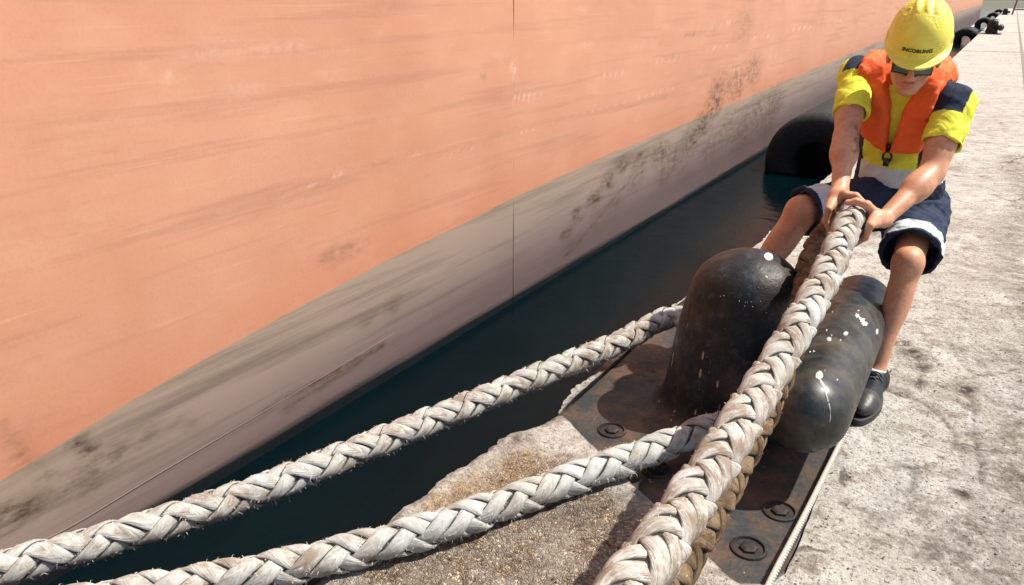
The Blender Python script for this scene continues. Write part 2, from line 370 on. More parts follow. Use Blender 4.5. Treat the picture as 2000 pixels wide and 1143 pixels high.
class Field:
    def __init__(s, lo, hi, h):
        s.h = h; s.lo = np.array(lo, float); s.n = np.ceil((np.array(hi)-s.lo)/h).astype(int)+1
        s.f = np.full(s.n, 1.0, np.float32)
    def sl(s, lo, hi):
        i0 = np.clip(np.floor((lo-s.lo)/s.h).astype(int), 0, s.n); i1 = np.clip(np.ceil((hi-s.lo)/s.h).astype(int)+1, 0, s.n)
        return tuple(slice(a, b) for a, b in zip(i0, i1)), i0, i1
    def pts(s, i0, i1):
        g = [s.lo[k]+s.h*np.arange(i0[k], i1[k]) for k in range(3)]
        return np.stack(np.meshgrid(*g, indexing='ij'), -1)
    def all(s): return s.pts(np.zeros(3, int), s.n)
    def add(s, p, k=.0, m=.03):
        sl, i0, i1 = s.sl(p.lo-m-k, p.hi+m+k)
        if min(i1-i0) <= 0: return s
        s.f[sl] = smin(s.f[sl], p.f(s.pts(i0, i1)), k); return s
    def sub(s, p, k=.0, m=.03):
        sl, i0, i1 = s.sl(p.lo-m-k, p.hi+m+k)
        if min(i1-i0) <= 0: return s
        s.f[sl] = -smin(-s.f[sl], p.f(s.pts(i0, i1)), k); return s
    def mesh(s):
        f = s.f.copy()
        for ax in range(3):
            ix = [slice(None)]*3
            for e in (0, -1): ix[ax] = e; f[tuple(ix)] = np.maximum(f[tuple(ix)], 1e-4)
        ins = f < 0; c = np.zeros(np.array(f.shape)-1, np.uint8)
        offs = [(i, j, k) for i in (0, 1) for j in (0, 1) for k in (0, 1)]
        S = [slice(0, n-1) for n in f.shape]
        def sh(a, o): return a[o[0]:a.shape[0]-1+o[0], o[1]:a.shape[1]-1+o[1], o[2]:a.shape[2]-1+o[2]]
        for o in offs: c += sh(ins, o)
        act = np.argwhere((c > 0) & (c < 8)); n = len(act)
        idx = np.full(c.shape, -1, np.int32); idx[tuple(act.T)] = np.arange(n)
        acc = np.zeros((n, 3)); cnt = np.zeros(n)
        for o in offs:
            for ax in range(3):
                if o[ax]: continue
                o2 = list(o); o2[ax] = 1
                va = f[tuple((act+np.array(o)).T)]; vb = f[tuple((act+np.array(o2)).T)]
                cr = (va < 0) != (vb < 0); t = np.where(cr, va/np.where(cr, va-vb, 1), 0)
                pt = np.tile(np.array(o, float), (n, 1)); pt[:, ax] = t
                acc[cr] += pt[cr]; cnt[cr] += 1
        V = s.lo+s.h*(act+acc/np.maximum(cnt, 1)[:, None])
        Q = []
        for ax in range(3):
            a = [slice(None)]*3; b = [slice(None)]*3; a[ax] = slice(0, -1); b[ax] = slice(1, None)
            A = ins[tuple(a)]; B = ins[tuple(b)]; e = np.argwhere(A != B)
            u, v = (ax+1) % 3, (ax+2) % 3
            ok = (e[:, u] > 0) & (e[:, v] > 0) & (e[:, u] < f.shape[u]-1) & (e[:, v] < f.shape[v]-1); e = e[ok]
            q = []
            for du, dv in ((1, 1), (0, 1), (0, 0), (1, 0)):
                g = e.copy(); g[:, u] -= du; g[:, v] -= dv; q.append(idx[tuple(g.T)])
            q = np.stack(q, 1); flip = ~A[tuple(e.T)]
            q[flip] = q[flip][:, ::-1]; Q.append(q)
        return V, np.vstack(Q)
def np_mesh(name, V, Q):
    me = bpy.data.meshes.new(name); n = len(V); k = len(Q)
    me.vertices.add(n); me.vertices.foreach_set('co', V.astype(np.float32).ravel())
    me.loops.add(k*4); me.loops.foreach_set('vertex_index', Q.astype(np.int32).ravel())
    me.polygons.add(k); me.polygons.foreach_set('loop_start', np.arange(0, 4*k, 4, dtype=np.int32)); me.polygons.foreach_set('loop_total', np.full(k, 4, np.int32))
    me.update(calc_edges=True); me.validate()
    me.polygons.foreach_set('use_smooth', np.ones(len(me.polygons), bool)); return me

def soften(o, n, f=.5):
    m = o.modifiers.new('smooth', 'SMOOTH'); m.factor = f; m.iterations = n; return o
# ================================================================== SETTING
# ---- plate outline and quay outline, ground coordinates (x landward, y along the quay)
PLATE = [(-.05, 2.235), (.20, 2.055), (.44, 1.895), (.77, 1.685), (.85, 1.73), (.875, 1.80), (.875, 3.55), (.80, 3.66), (.05, 3.68), (-.05, 3.60)]
EDGE = [(-.20, -.6), (-.19, .6), (-.185, 1.08), (-.18, 1.30), (-.175, 1.44), (-.16, 1.62), (-.15, 1.80), (-.150, 1.93), (-.135, 2.03), (-.085, 2.10), (-.055, 2.20),
        (-.09, 2.4), (-.09, 3.0), (-.07, 3.5), (-.03, 4.0), (0.0, 4.6), (.015, 5.2), (0.0, 6.0), (0.0, 7.0), (0.0, 9.0)]
def jitter_line(pts, step, amp, seed):
    p = np.array([(x, y, 0) for x, y in pts], float); q, s = resample(p, step)
    for i in range(1, len(q)-1):
        d = q[i+1]-q[i-1]; d /= np.linalg.norm(d); nn = np.array([-d[1], d[0], 0])
        q[i] += nn*amp*(mnoise.noise(Vector((s[i]*9, seed, 0)))*.6+mnoise.noise(Vector((s[i]*31, seed, 3)))*.5+mnoise.noise(Vector((s[i]*2.5, seed, 5)))*.8)
    return q[:, :2]
PX0, PX1, PY0, PY1 = -.2, 2.3, -.6, 9.0
def blob_field(x, y, blobs):
    out = np.zeros(len(x))
    for bx, by, r, a in blobs:
        d = np.hypot(x-bx, y-by); out = np.maximum(out, a*np.clip(1.5-d/r*1.0, 0, 1))
    return out
def build_quay():
    edge = jitter_line(EDGE, .014, .034, 1.0)
    hole = jitter_line(PLATE+[PLATE[0]], .03, .006, 9.0)[:-1]
    outer = np.vstack([edge, [[PX1, PY1], [PX1, PY0]]])
    # refine straight outer sides a little
    rr = []
    for y0, y1, x0, x1, st in ((-.6, 4.4, -.25, 1.75, .0165), (4.4, 9.0, -.05, 2.3, .04), (-.6, 4.4, 1.75, 2.3, .05)):
        gx, gy = np.meshgrid(np.arange(x0, x1, st), np.arange(y0, y1, st), indexing='ij')
        g = np.stack([gx.ravel(), gy.ravel()], 1); g += rng.uniform(-.3, .3, g.shape)*st; rr.append(g)
    pts = np.vstack(rr)
    d1 = poly_sd(pts[:, 0], pts[:, 1], outer); d2 = poly_sd(pts[:, 0], pts[:, 1], hole)
    pts = pts[(d1 < -.008) & (d2 > .008)]
    allp = np.vstack([outer, hole, pts]); no, nh = len(outer), len(hole)
    edges = [(i, (i+1) % no) for i in range(no)]+[(no+i, no+(i+1) % nh) for i in range(nh)]
    vs, es, fs, ov, oe, of = delaunay_2d_cdt([Vector(p) for p in allp], edges, [], 0, 1e-6)
    V2 = np.array([(v.x, v.y) for v in vs]); T = np.array([f for f in fs if len(f) == 3])
    ctr = V2[T].mean(1)
    keep = (poly_sd(ctr[:, 0], ctr[:, 1], outer) < 0) & (poly_sd(ctr[:, 0], ctr[:, 1], hole) > 0)
    T = T[keep]
    a = V2[T[:, 1]]-V2[T[:, 0]]; b = V2[T[:, 2]]-V2[T[:, 0]]
    fl = (a[:, 0]*b[:, 1]-a[:, 1]*b[:, 0]) < 0; T[fl] = T[fl][:, ::-1]
    x, y = V2[:, 0], V2[:, 1]
    de = -poly_sd(x, y, np.vstack([edge, [[30, 9], [30, -.6]]])); dh = np.abs(poly_sd(x, y, hole))
    fade = np.clip(np.minimum.reduce([x*0+1, (PX1-x)/.3, (PY1-y)/.5, (y-PY0)/.3]), 0, 1)
    ag = np.clip(.5-poly_sd(x, y, [(-.06, 1.9), (.18, 1.98), (.40, 1.82), (.78, 1.60), (.88, 1.55), (1.02, .4), (.9, -.6), (-.3, -.6), (-.12, 1.3)])/.12, 0, 1)
    z = np.zeros(len(x))
    for i in range(len(x)):
        p = Vector((x[i], y[i], 0))
        z[i] = .010*mnoise.fractal(p*2.2, .9, 2.1, 3)+.006*mnoise.fractal(p*11, .9, 2.1, 4)*(.6+1.0*ag[i])+.0035*mnoise.noise(p*42)
    z *= fade
    z -= .022*np.exp(-np.maximum(de, 0)/.013)*fade
    z -= .008*np.exp(-dh/.015)*fade
    sb = []
    for px, py, r, aa in ((1762, 672, .045, 1), (1785, 690, .06, 1), (1795, 715, .05, 1), (1785, 745, .045, .9), (1760, 765, .035, .8), (1887, 760, .05, 1), (1897, 795, .03, .9), (1905, 850, .03, 1), (1885, 880, .03, .8),
                          (1880, 965, .035, 1), (1868, 810, .025, .8), (1870, 930, .03, .6), (1780, 910, .03, .7), (1850, 1080, .09, .7), (1900, 1040, .07, .8), (1960, 1060, .1, .5), (1920, 700, .12, .45), (1950, 620, .15, .4),
                          (1240, 985, .05, .5), (1010, 850, .04, .8), (960, 1000, .05, .7), (1120, 1010, .06, .5), (1690, 540, .07, .5), (1840, 440, .1, .4), (1900, 230, .3, .4)):
        g = G(px, py); sb.append((g[0], g[1], r, aa))
    for px, py, r, aa in ((1700, 455, .1, .7), (1860, 330, .12, .5), (1790, 980, .08, .4), (1930, 940, .08, .5), (1720, 1000, .05, .4)):
        g = G(px, py); sb.append((g[0], g[1], r, aa))
    st = blob_field(x, y, sb)
    st = np.maximum(st, .55*np.clip(1-np.abs(x-1.42-.05*np.sin(y*2))/.16, 0, 1))   # dirtier strip along the right
    st = np.maximum(st, .8*np.clip(1-de/.05, 0, 1)*(y < 2.3))
    tb = []
    for px, py, r in ((1010, 920, .075), (960, 945, .075), (900, 965, .07), (850, 985, .05), (1030, 895, .06), (1600, 400, .03)):
        g = G(px, py); tb.append((g[0], g[1], r, 1.))
    tn = blob_field(x, y, tb)
    cr = np.zeros(len(x))
    for line in (((1890, 755), (1905, 800), (1905, 850), (1915, 900), (1920, 945)), ((1700, 750), (1760, 770), (1810, 790), (1860, 840), (1868, 880)), ((1780, 690), (1800, 720), (1790, 760)),
                 ((1990, 720), (1900, 730), (1840, 640), (1830, 560)), ((1170, 1000), (1230, 960), (1260, 975)), ((1740, 905), (1780, 920), (1785, 960)), ((2000, 330), (1900, 330), (1850, 350))):
        q = catmull([G(*l) for l in line], 14)
        for i, k in enumerate(q):
            wob = .012*mnoise.noise(Vector(k)*14)
            cr = np.maximum(cr, np.clip(1.3-np.hypot(x-k[0]-wob, y-k[1]+wob)/.011, 0, 1)*(.4+.6*abs(math.sin(i*.9))))
    z -= .006*cr
    V = np.stack([x, y, z], 1); Fc = [tuple(t) for t in T]
    # skirts: quay face into the water, recess wall round the plate
    n0 = len(V); ex = []
    mp = {tuple(np.round(p, 5)): i for i, p in enumerate(V2)}
    def ring(line, zb, closed):
        nonlocal V, Fc, st, ag, tn, cr
        ids = [mp.get(tuple(np.round(p, 5)), int(np.argmin(np.hypot(x-p[0], y-p[1])))) for p in line]
        lv = 4 if zb < -1 else 1
        prev = ids; base = V[ids].copy()
        for l in range(1, lv+1):
            nb = base.copy(); nb[:, 2] = np.where(True, base[:, 2]+(zb-base[:, 2])*(l/lv)**1.5, 0)
            if lv > 1:
                for i in range(len(nb)): nb[i, 0] += .03*mnoise.noise(Vector((nb[i, 1]*6, nb[i, 2]*6, 2)))+.01
            s = len(V); V = np.vstack([V, nb]); cur = list(range(s, s+len(nb)))
            st = np.concatenate([st, np.full(len(nb), .55)]); ag = np.concatenate([ag, np.full(len(nb), .3)]); tn = np.concatenate([tn, np.zeros(len(nb))]); cr = np.concatenate([cr, np.zeros(len(nb))])
            m = len(ids) if closed else len(ids)-1
            for i in range(m):
                j = (i+1) % len(ids); Fc.append((prev[i], cur[i], cur[j], prev[j]))
            prev = cur
    ring(edge, -2.2, False); ring(hole, -.06, True)
    # far sheets of the same concrete
    def sheet(x0, x1, y0, y1, wall=False):
        nonlocal V, Fc, st, ag, tn, cr
        s = len(V); vv = [(x0, y0, 0), (x1, y0, 0), (x1, y1, 0), (x0, y1, 0)]; ff = [(s, s+1, s+2, s+3)]
        if wall: vv += [(x0, y0, 0), (x0, y1, 0), (x0, y0, -2.2), (x0, y1, -2.2)]; ff.append((s+4, s+5, s+7, s+6))
        V = np.vstack([V, vv]); Fc += ff; k = len(vv)
        st = np.concatenate([st, np.zeros(k)]); ag = np.concatenate([ag, np.zeros(k)]); tn = np.concatenate([tn, np.zeros(k)]); cr = np.concatenate([cr, np.zeros(k)])
    sheet(0, PX1, 9.0, 170, True); sheet(PX1, 60, -40, 170); sheet(-.2, PX1, -40, -.6, True)
    me = mesh('quay', V, Fc)
    attr(me, 'stain', st); attr(me, 'rough', ag); attr(me, 'tan', tn); attr(me, 'crack', cr)
    tag(obj('quay', me, M_CON), kind='structure')
build_quay()
# joints across the quay far along and a crane-rail groove: dark strips 4 mm proud of the sheet
M_JOINT = mat_plain('joint_filler', (.19, .17, .15), .9, .4, 20)
jv = [boxv((1.12, y, .004), (2.2, .05, .004)) for y in (27.5, 44, 62, 88)]
me = mesh('expansion_joints', *merge(jv), smooth=False); tag(obj('expansion_joints', me, M_JOINT), kind='structure')
me = mesh('rail_groove', *boxv((1.56, 70, .005), (.07, 118, .006)), smooth=False); tag(obj('rail_groove', me, M_JOINT), kind='structure')
# loose grit lying on the rough concrete
def build_grit():
    parts = []; r_ = random.Random(3)
    for k in range(900):
        if k < 520: x, y = r_.uniform(-.08, .95), r_.uniform(.7, 2.0)
        else: x, y = r_.uniform(.9, 1.5), r_.uniform(1.5, 4.5)
        if poly_sd(np.array([x]), np.array([y]), PLATE)[0] < .01: continue
        sz = r_.choice((.0018, .0025, .003, .0045))*r_.uniform(.8, 1.3); a = r_.uniform(0, 3)
        c = np.array([x, y, sz*.5+.004]); V = [c+np.array([sz*q*math.cos(a+t), sz*q2*math.sin(a+t), h*sz]) for t, q, q2, h in ((0, 1.2, 1.2, -.4), (1.6, .9, .9, -.4), (3.1, 1.1, 1.1, -.5), (4.7, .8, .9, -.4))]+[c+np.array([.2*sz, -.1*sz, .7*sz])]
        parts.append((V, [(0, 1, 4), (1, 2, 4), (2, 3, 4), (3, 0, 4)]))
    m = NT('grit_stone'); mt = m.done(m.ramp(m.n('ShaderNodeNewGeometry').outputs['Random Per Island'], [(0., (.10, .075, .055)), (.6, (.30, .26, .21)), (1., (.55, .52, .47))]), .9)
    tag(obj('loose_grit', mesh('loose_grit', *merge(parts), smooth=False), mt), 'loose grit and stone crumbs scattered on the rough quay concrete', 'grit', kind='stuff')
build_grit()
# water
me = mesh('water', [(-2500, -200, -.61), (2500, -200, -.61), (2500, 175, -.61), (-2500, 175, -.61)], [(0, 1, 2, 3)], False)
tag(obj('water', me, M_WATER), kind='structure')

m = NT('open_water'); me = mesh('sea', [(-2500, 175, -.61), (2500, 175, -.61), (2500, 2800, -.61), (-2500, 2800, -.61)], [(0, 1, 2, 3)], False)
tag(obj('sea', me, m.done((.01, .03, .035), .06, None, spec=.5)), kind='structure')

# ================================================================== SHIP
BORDER = [H(*q) for q in ((-120, 1018), (0, 940), (96, 880), (251, 785), (419, 690), (568, 608), (742, 515), (897, 440), (1010, 382), (1200, 296), (1350, 236), (1500, 174), (1600, 130), (1700, 88))]
def border(y):
    return np.interp(y, [-6]+[p[1] for p in BORDER]+[40, 110], [-.95]+[p[2] for p in BORDER]+[.70, 1.2])
def build_ship():
    root = empty('ship', (HULL_X, 8, -.61))
    tag(root, 'long cargo ship with orange red painted hull and grey brown lower band beside the quay', 'ship')
    ys = [-5.0]
    while ys[-1] < 101:
        y = ys[-1]; ys.append(y+(.25 if y < -.5 else .032 if y < 6 else .032+(y-6)*.014))
    ys = np.array(ys); nz = 118
    zz = np.concatenate([np.linspace(-1.6, -.7, 6), np.linspace(-.68, .62, 88), np.linspace(.65, 1.6, 24)**1.0, np.linspace(2, 7, 12)])
    Y, Z = np.meshgrid(ys, zz, indexing='ij')
    X = np.full(Y.shape, HULL_X)
    X -= np.clip((Y-92)/9.5, 0, 1)**2.2*7                      # far end rounds away
    X -= .0009*np.clip(Z-1.5, 0, 9)
    X += .004*np.sin(Y*1.7)*np.sin(Z*2.3)                       # plate unevenness
    V = np.stack([X.ravel(), Y.ravel(), Z.ravel()], 1); nzz = len(zz); Fc = []
    for i in range(len(ys)-1):
        for j in range(nzz-1):
            a = i*nzz+j; Fc.append((a, a+nzz, a+nzz+1, a+1))
    # deck and far side so the hull is a body
    s = len(V); V = np.vstack([V, [(-16, -5, 7), (-16, 95, 7), (-16, -5, -1.6), (-16, 95, -1.6)]])
    l = len(ys)-1; Fc += [(nzz-1, l*nzz+nzz-1, s+1, s), (s, s+1, s+3, s+2), (0, nzz-1, s, s+2), (l*nzz+nzz-1, l*nzz, s+3, s+1)]
    me = mesh('hull', V, Fc)
    y, z = V[:, 1], V[:, 2]
    attr(me, 'band', np.clip(1+(z-border(y))/.62, -.5, 2.4))
    bl = []
    for px, py, r, a in ((1107, 458, 11, 1.), (1128, 420, 13, 1.), (1163, 388, 15, .95), (1190, 352, 15, .9), (1215, 325, 15, .85), (1250, 312, 17, .85), (1290, 300, 20, .85), (1318, 312, 20, .8), (1240, 350, 18, .5), (1300, 340, 22, .6),
                         (1350, 275, 22, .95), (1372, 245, 20, 1.), (1395, 205, 22, .9), (1405, 175, 24, .75), (1440, 165, 24, .7), (1470, 140, 24, .6), (1420, 250, 30, .55), (1480, 225, 30, .7), (1510, 205, 26, .7), (1450, 255, 34, .7), (1500, 240, 26, .75),
                         (1390, 290, 26, .5), (1455, 50, 26, .35), (1200, 400, 18, .5), (1170, 430, 16, .5), (1120, 480, 16, .5), (1330, 345, 24, .35),
                         (155, 862, 8, 1.), (172, 880, 9, 1.), (190, 908, 16, .95), (215, 892, 18, .8), (165, 935, 26, .7), (60, 905, 10, .5), (90, 930, 9, .5), (20, 1010, 22, 1.), (55, 998, 18, .7), (130, 960, 10, .6), (25, 860, 9, .6), (40, 885, 8, .6),
                         (370, 832, 9, .4), (350, 822, 9, .4), (655, 500, 16, .45), (690, 485, 14, .45), (720, 625, 12, .5), (775, 580, 14, .4), (770, 600, 12, .4), (700, 480, 12, .3), (270, 860, 26, .35), (230, 880, 20, .4)):
        h = H(px, py); d = np.linalg.norm(h-CAM); bl.append((h[1], h[2], r*d/F_PX*1.15, a))
    st = np.zeros(len(V))
    for by, bz, r, a in bl:
        k = abs(ray(1000, 500)[0])
        st = np.maximum(st, a*np.clip(1.5-np.hypot((y-by)/2.0, z-bz)/r, 0, 1))
    def line_mark(arr, pts, w, amp):
        q = catmull([H(*p) for p in pts], 20)
        for k in q:
            d = np.linalg.norm(k-CAM)
            arr[:] = np.maximum(arr, amp*np.clip(1.4-np.hypot((y-k[1])/1.8, z-k[2])/(w*d/F_PX), 0, 1))
    for pts, wd, a in ((((745, 675), (690, 705), (640, 735), (560, 775), (520, 800)), 6, .9), (((700, 705), (620, 760), (560, 800)), 9, .7), (((1260, 330), (1210, 375), (1150, 450), (1105, 500)), 4, .9), (((930, 148), (965, 156), (1003, 146)), 2.5, .6),
                       (((1290, 80), (1340, 70), (1400, 55)), 2.5, .6), (((0, 830), (60, 900), (130, 960)), 4, .5)):
        line_mark(st, pts, wd, a)
    attr(me, 'stain', st)
    scr = np.zeros(len(V))
    for pts, wd, a in ((((1385, 52), (1408, 50), (1424, 46)), 2.2, 1.), (((1003, 195), (1180, 150), (1420, 88), (1640, 40)), 2.2, .55), (((870, 305), (1080, 240), (1360, 160), (1520, 110)), 2.0, .4), (((230, 118), (290, 135), (345, 158)), 1.8, .6),
                       (((560, 380), (700, 330), (860, 290)), 2.0, .35), (((1000, 130), (1004, 150)), 2.5, .9)):
        line_mark(scr, pts, wd, a)
    rs = random.Random(5)
    for k in range(34):
        px, py = rs.uniform(-50, 1500), rs.uniform(-20, 640); a0 = H(px, py); ln = rs.uniform(.15, 1.2)*(1+.15*a0[1]); sl_ = rs.uniform(-.02, .05)
        dd = np.linalg.norm(a0-CAM); wd_ = rs.uniform(.5, 1.1)*max(.008, dd/F_PX*1.3); am = rs.uniform(.06, .26); tgt = scr if rs.random() < .55 else st
        if py > 940-.56*px-30: continue
        t_ = np.clip((y-a0[1])/ln, 0, 1); dz = z-(a0[2]+sl_*(y-a0[1])+.01*np.sin(y*5+k)); m_ = (y > a0[1]) & (y < a0[1]+ln)
        tgt[:] = np.maximum(tgt, np.where(m_, am*np.sin(t_*math.pi)*np.clip(1.4-np.abs(dz)/wd_, 0, 1), 0))
    me.attributes.remove(me.attributes['stain']); attr(me, 'stain', st)
    attr(me, 'scratch', scr)
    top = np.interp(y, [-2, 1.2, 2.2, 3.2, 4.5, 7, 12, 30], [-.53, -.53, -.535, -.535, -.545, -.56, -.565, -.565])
    attr(me, 'waterline_shade', np.clip((top-z)/.11+.5, 0, 1.4))  # mask for the painted shade low on the hull
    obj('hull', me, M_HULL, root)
    h0 = H(1003, 330)
    for k, yy in enumerate((h0[1], 34.0)):
        zt = np.linspace(-.62, 6.8, 60)
        me = mesh('weld_seam', *tube([(HULL_X+.0005+.0012*math.sin(i*1.7), yy+.0015*math.sin(i*2.3), q) for i, q in enumerate(zt)], .0022, 6))
        obj('weld_seam', me, mat_seam_v, root)
    pts = [H(*p) for p in ((-80, 1135), (40, 1075), (150, 1020), (300, 930), (450, 842), (600, 753), (770, 650))]
    pts = [(HULL_X+.003, p[1], p[2]) for p in pts]
    me = mesh('weld_bead', *tube(resample(catmull(pts, 10), .03)[0], .0009, 6)); obj('weld_bead', me, mat_seam_h, root)
mat_seam_v = mat_plain('seam_paint_worn', (.33, .16, .10), .7, .5, 30)
mat_seam_h = mat_plain('weld_bead_grey', (.25, .19, .17), .7, .4, 60)
build_ship()

# ================================================================== BOLLARDS
BX, BY = .475, 2.63
def dome_rings():
    # profile (radius along x, along y, height) from base flare to dome top, stem leans slightly landward
    prof = [(.285, .275, -.004), (.268, .258, .006), (.254, .242, .024), (.243, .230, .06), (.236, .224, .13), (.231, .219, .21), (.224, .213, .29), (.214, .206, .37), (.200, .196, .44)]
    for a in np.linspace(6, 88, 12):
        t = math.radians(a); prof.append((.198*math.cos(t)**.95, .194*math.cos(t)**.95, .445+.172*math.sin(t)))
    return prof
def build_bollard(x0, y0, label, near):
    root = empty('mooring_bollard', (x0, y0, 0))
    tag(root, label, 'bollard', 'iron mooring bollards along the quay edge')
    n = 72; prof = dome_rings(); V = []; Fc = []
    for rx, ry, z in prof:
        for k in range(n):
            a = 2*math.pi*k/n; lean = -.012+.05*max(0, z-.1)
            V.append((x0+lean+rx*math.cos(a), y0+ry*math.sin(a), z-.018))
    for i in range(len(prof)-1):
        for k in range(n): Fc.append((i*n+k, i*n+(k+1) % n, (i+1)*n+(k+1) % n, (i+1)*n+k))
    V = np.array(V); s = len(V); V = np.vstack([V, [[x0+.012, y0, .598]]])
    for k in range(n): Fc.append(((len(prof)-1)*n+k, (len(prof)-1)*n+(k+1) % n, s))
    # finer mesh so paint spots have an outline
    me = mesh('stem', V, Fc); 
    o = obj('stem', me, M_IRON, root)
    wp = np.zeros(len(V))
    attr(me, 'paint', wp)
    m = o.modifiers.new('subd', 'SUBSURF'); m.levels = 1; m.render_levels = 2
    # cross bar: lying capsule on the landward side, parallel to the edge
    zc, r, hl = .246, .129, .50; bx = x0+.322
    L = [(-hl-r*math.cos(t), r*math.sin(t)) for t in np.linspace(.05, math.pi/2, 10)]+[(q, r) for q in np.linspace(-hl+.05, hl-.05, 30)]+[(hl+r*math.cos(t), r*math.sin(t)) for t in np.linspace(math.pi/2, .05, 10)]
    path = np.array([(bx, y0+.105+q, zc) for q, _ in L]); rad = [b for _, b in L]
    V, Fc = [], []
    for (q, rr) in L:
        for k in range(48):
            a = 2*math.pi*k/48; V.append((bx+rr*math.cos(a), y0+.105+q, zc+rr*math.sin(a)))
    for i in range(len(L)-1):
        for k in range(48): Fc.append((i*48+k, (i+1)*48+k, (i+1)*48+(k+1) % 48, i*48+(k+1) % 48))
    Fc.append(tuple(range(48))); Fc.append(tuple((len(L)-1)*48+k for k in range(48))[::-1])
    # web that carries the bar
    Vw, Fw = boxv((x0+.22, y0+.03, .27), (.20, .34, .16))
    me = mesh('cross_bar', *merge([(np.array(V), Fc), (Vw, Fw)])); nv = len(me.vertices); attr(me, 'paint', np.zeros(nv)); obj('cross_bar', me, M_BAR, root)
    if near:
        sp = []
        def spot(px, py, r, tgt):
            # a real splash of paint: a thin flat drop lying on the surface
            d = nrm(ray(px, py)); return d
    # base plate
    pl = [(px-BX+x0, py-BY+y0) for px, py in PLATE]
    pl = [(x0+(px-x0)*.992, y0+(py-y0)*.994) for px, py in pl]
    k = len(pl); V = [(a, b, -.022) for a, b in pl]+[(a, b, -.058) for a, b in pl]
    Fc = [tuple(range(k)), tuple(range(k, 2*k))[::-1]]+[(i, k+i, k+(i+1) % k, (i+1) % k) for i in range(k)]
    if not near: V = [(a, b, c+.03) for a, b, c in V]
    me = mesh('base_plate', V, Fc, False); pl_o = bevel(obj('base_plate', me, M_PLATE, root), .006)
    zt = -.022 if near else .008
    holes = [G(1195, 842, zt), G(1281, 918, zt), G(1462, 1072, zt), G(1523, 1000, zt)]
    holes += [np.array([.12, 3.45, zt]), np.array([.70, 3.47, zt])]
    for h in holes:
        c = np.array([h[0]-BX+x0, h[1]-BY+y0, zt])
        rings = [(.052, .0005), (.050, .006), (.044, .008), (.041, .001), (.032, .001)]
        V, Fc = [], []; nn = 24
        for rr, zz in rings:
            for q in range(nn):
                a = 2*math.pi*q/nn; V.append(c+np.array([rr*math.cos(a), rr*math.sin(a), zz]))
        for i in range(len(rings)-1):
            for q in range(nn): Fc.append((i*nn+q, i*nn+(q+1) % nn, (i+1)*nn+(q+1) % nn, (i+1)*nn+q))
        Fc.append(tuple((len(rings)-1)*nn+q for q in range(nn)))
        hv, hf = [], []
        for zz, rr in ((-.002, .027), (.008, .025), (.012, .017)):
            for q in range(6): hv.append(c+np.array([rr*math.cos(q*math.pi/3+.4), rr*math.sin(q*math.pi/3+.4), zz]))
        for i in range(2):
            for q in range(6): hf.append((i*6+q, i*6+(q+1) % 6, i*6+6+(q+1) % 6, i*6+6+q))
        hf.append(tuple(range(12, 18)))
        me = mesh('bolt', *merge([(V, Fc), (hv, hf)]), smooth=False); obj('bolt', me, M_BOLT, pl_o)
    return root
b0 = build_bollard(BX, BY, 'large black domed iron bollard with a lying cross bar and rusty bolted base plate', True)
def copy_tree(o, parent=None):
    c = o.copy(); COL.objects.link(c)
    if parent is not None: c.parent = parent
    for ch in list(o.children): copy_tree(ch, c)
    return c
for (yy, lab) in ((42.0, 'dark hooked bollard far along the quay, nearest beyond the man, beside the small rubber rings'),
                  (97.0, 'tiny dark bollard farthest down the quay, near where it ends'),):
    c = copy_tree(b0); c.location = (.475, yy, .03); c['label'] = lab

# paint splashes on the near bollard: thin flakes projected on to the iron
def flake_mesh(pts2d_list, surf):
    """each outline (list of pixel points) becomes a thin sheet lying on a surface given by surf(ray)->(point, normal)"""
    parts = []
    for outl in pts2d_list:
        c = np.mean(outl, axis=0); n = len(outl)
        ring0 = [surf(*q) for q in outl]; ring1 = [surf(*(c+(np.array(q)-c)*.55)) for q in outl]; cc = surf(*c)
        V = [p for p, nn in ring0]+[p+nn*.0022 for p, nn in ring1]+[cc[0]+cc[1]*.0024]
        Fc = [(i, (i+1) % n, n+(i+1) % n, n+i) for i in range(n)]+[(n+i, n+(i+1) % n, 2*n) for i in range(n)]
        parts.append((V, Fc))
    return merge(parts)
def hit_cyl(px, py):
    # march to the cross bar: a capsule along y
    d = nrm(ray(px, py)); c = np.array([BX+.322, BY+.105, .246]); p = CAM.copy()
    for _ in range(80):
        q = p-c; q[1] -= min(max(q[1], -.50), .50); dist = np.linalg.norm(q)-.1290
        p = p+d*dist
    q = p-c; q[1] -= min(max(q[1], -.50), .50); return p, nrm(q)
def hit_dome(px, py):
    d = nrm(ray(px, py)); c = np.array([BX+.005, BY, .425]); r = np.array([.202, .198, .178])
    o = (CAM-c)/r; e = d/r; A = e.dot(e); B = o.dot(e); Cc = o.dot(o)-1; t = (-B-math.sqrt(max(B*B-A*Cc, 0)))/A
    p = CAM+d*t; return p, nrm((p-c)/(r*r))
def drop(cx, cy, rx, ry, rot=0, n=14, wob=.18, seed=0):
    rr = random.Random(seed*77+int(cx)); o = []
    for i in range(n):
        a = 2*math.pi*i/n; q = 1+rr.uniform(-wob, wob); x, y = rx*q*math.cos(a), ry*q*math.sin(a)
        o.append((cx+x*math.cos(rot)-y*math.sin(rot), cy+x*math.sin(rot)+y*math.cos(rot)))
    return o
M_WP = mat_plain('dried_white_paint', (.43, .42, .39), .7, .35, 60)
cb = [o for o in b0.children if o.name.startswith('cross_bar')][0]; stm = [o for o in b0.children if o.name.startswith('stem')][0]
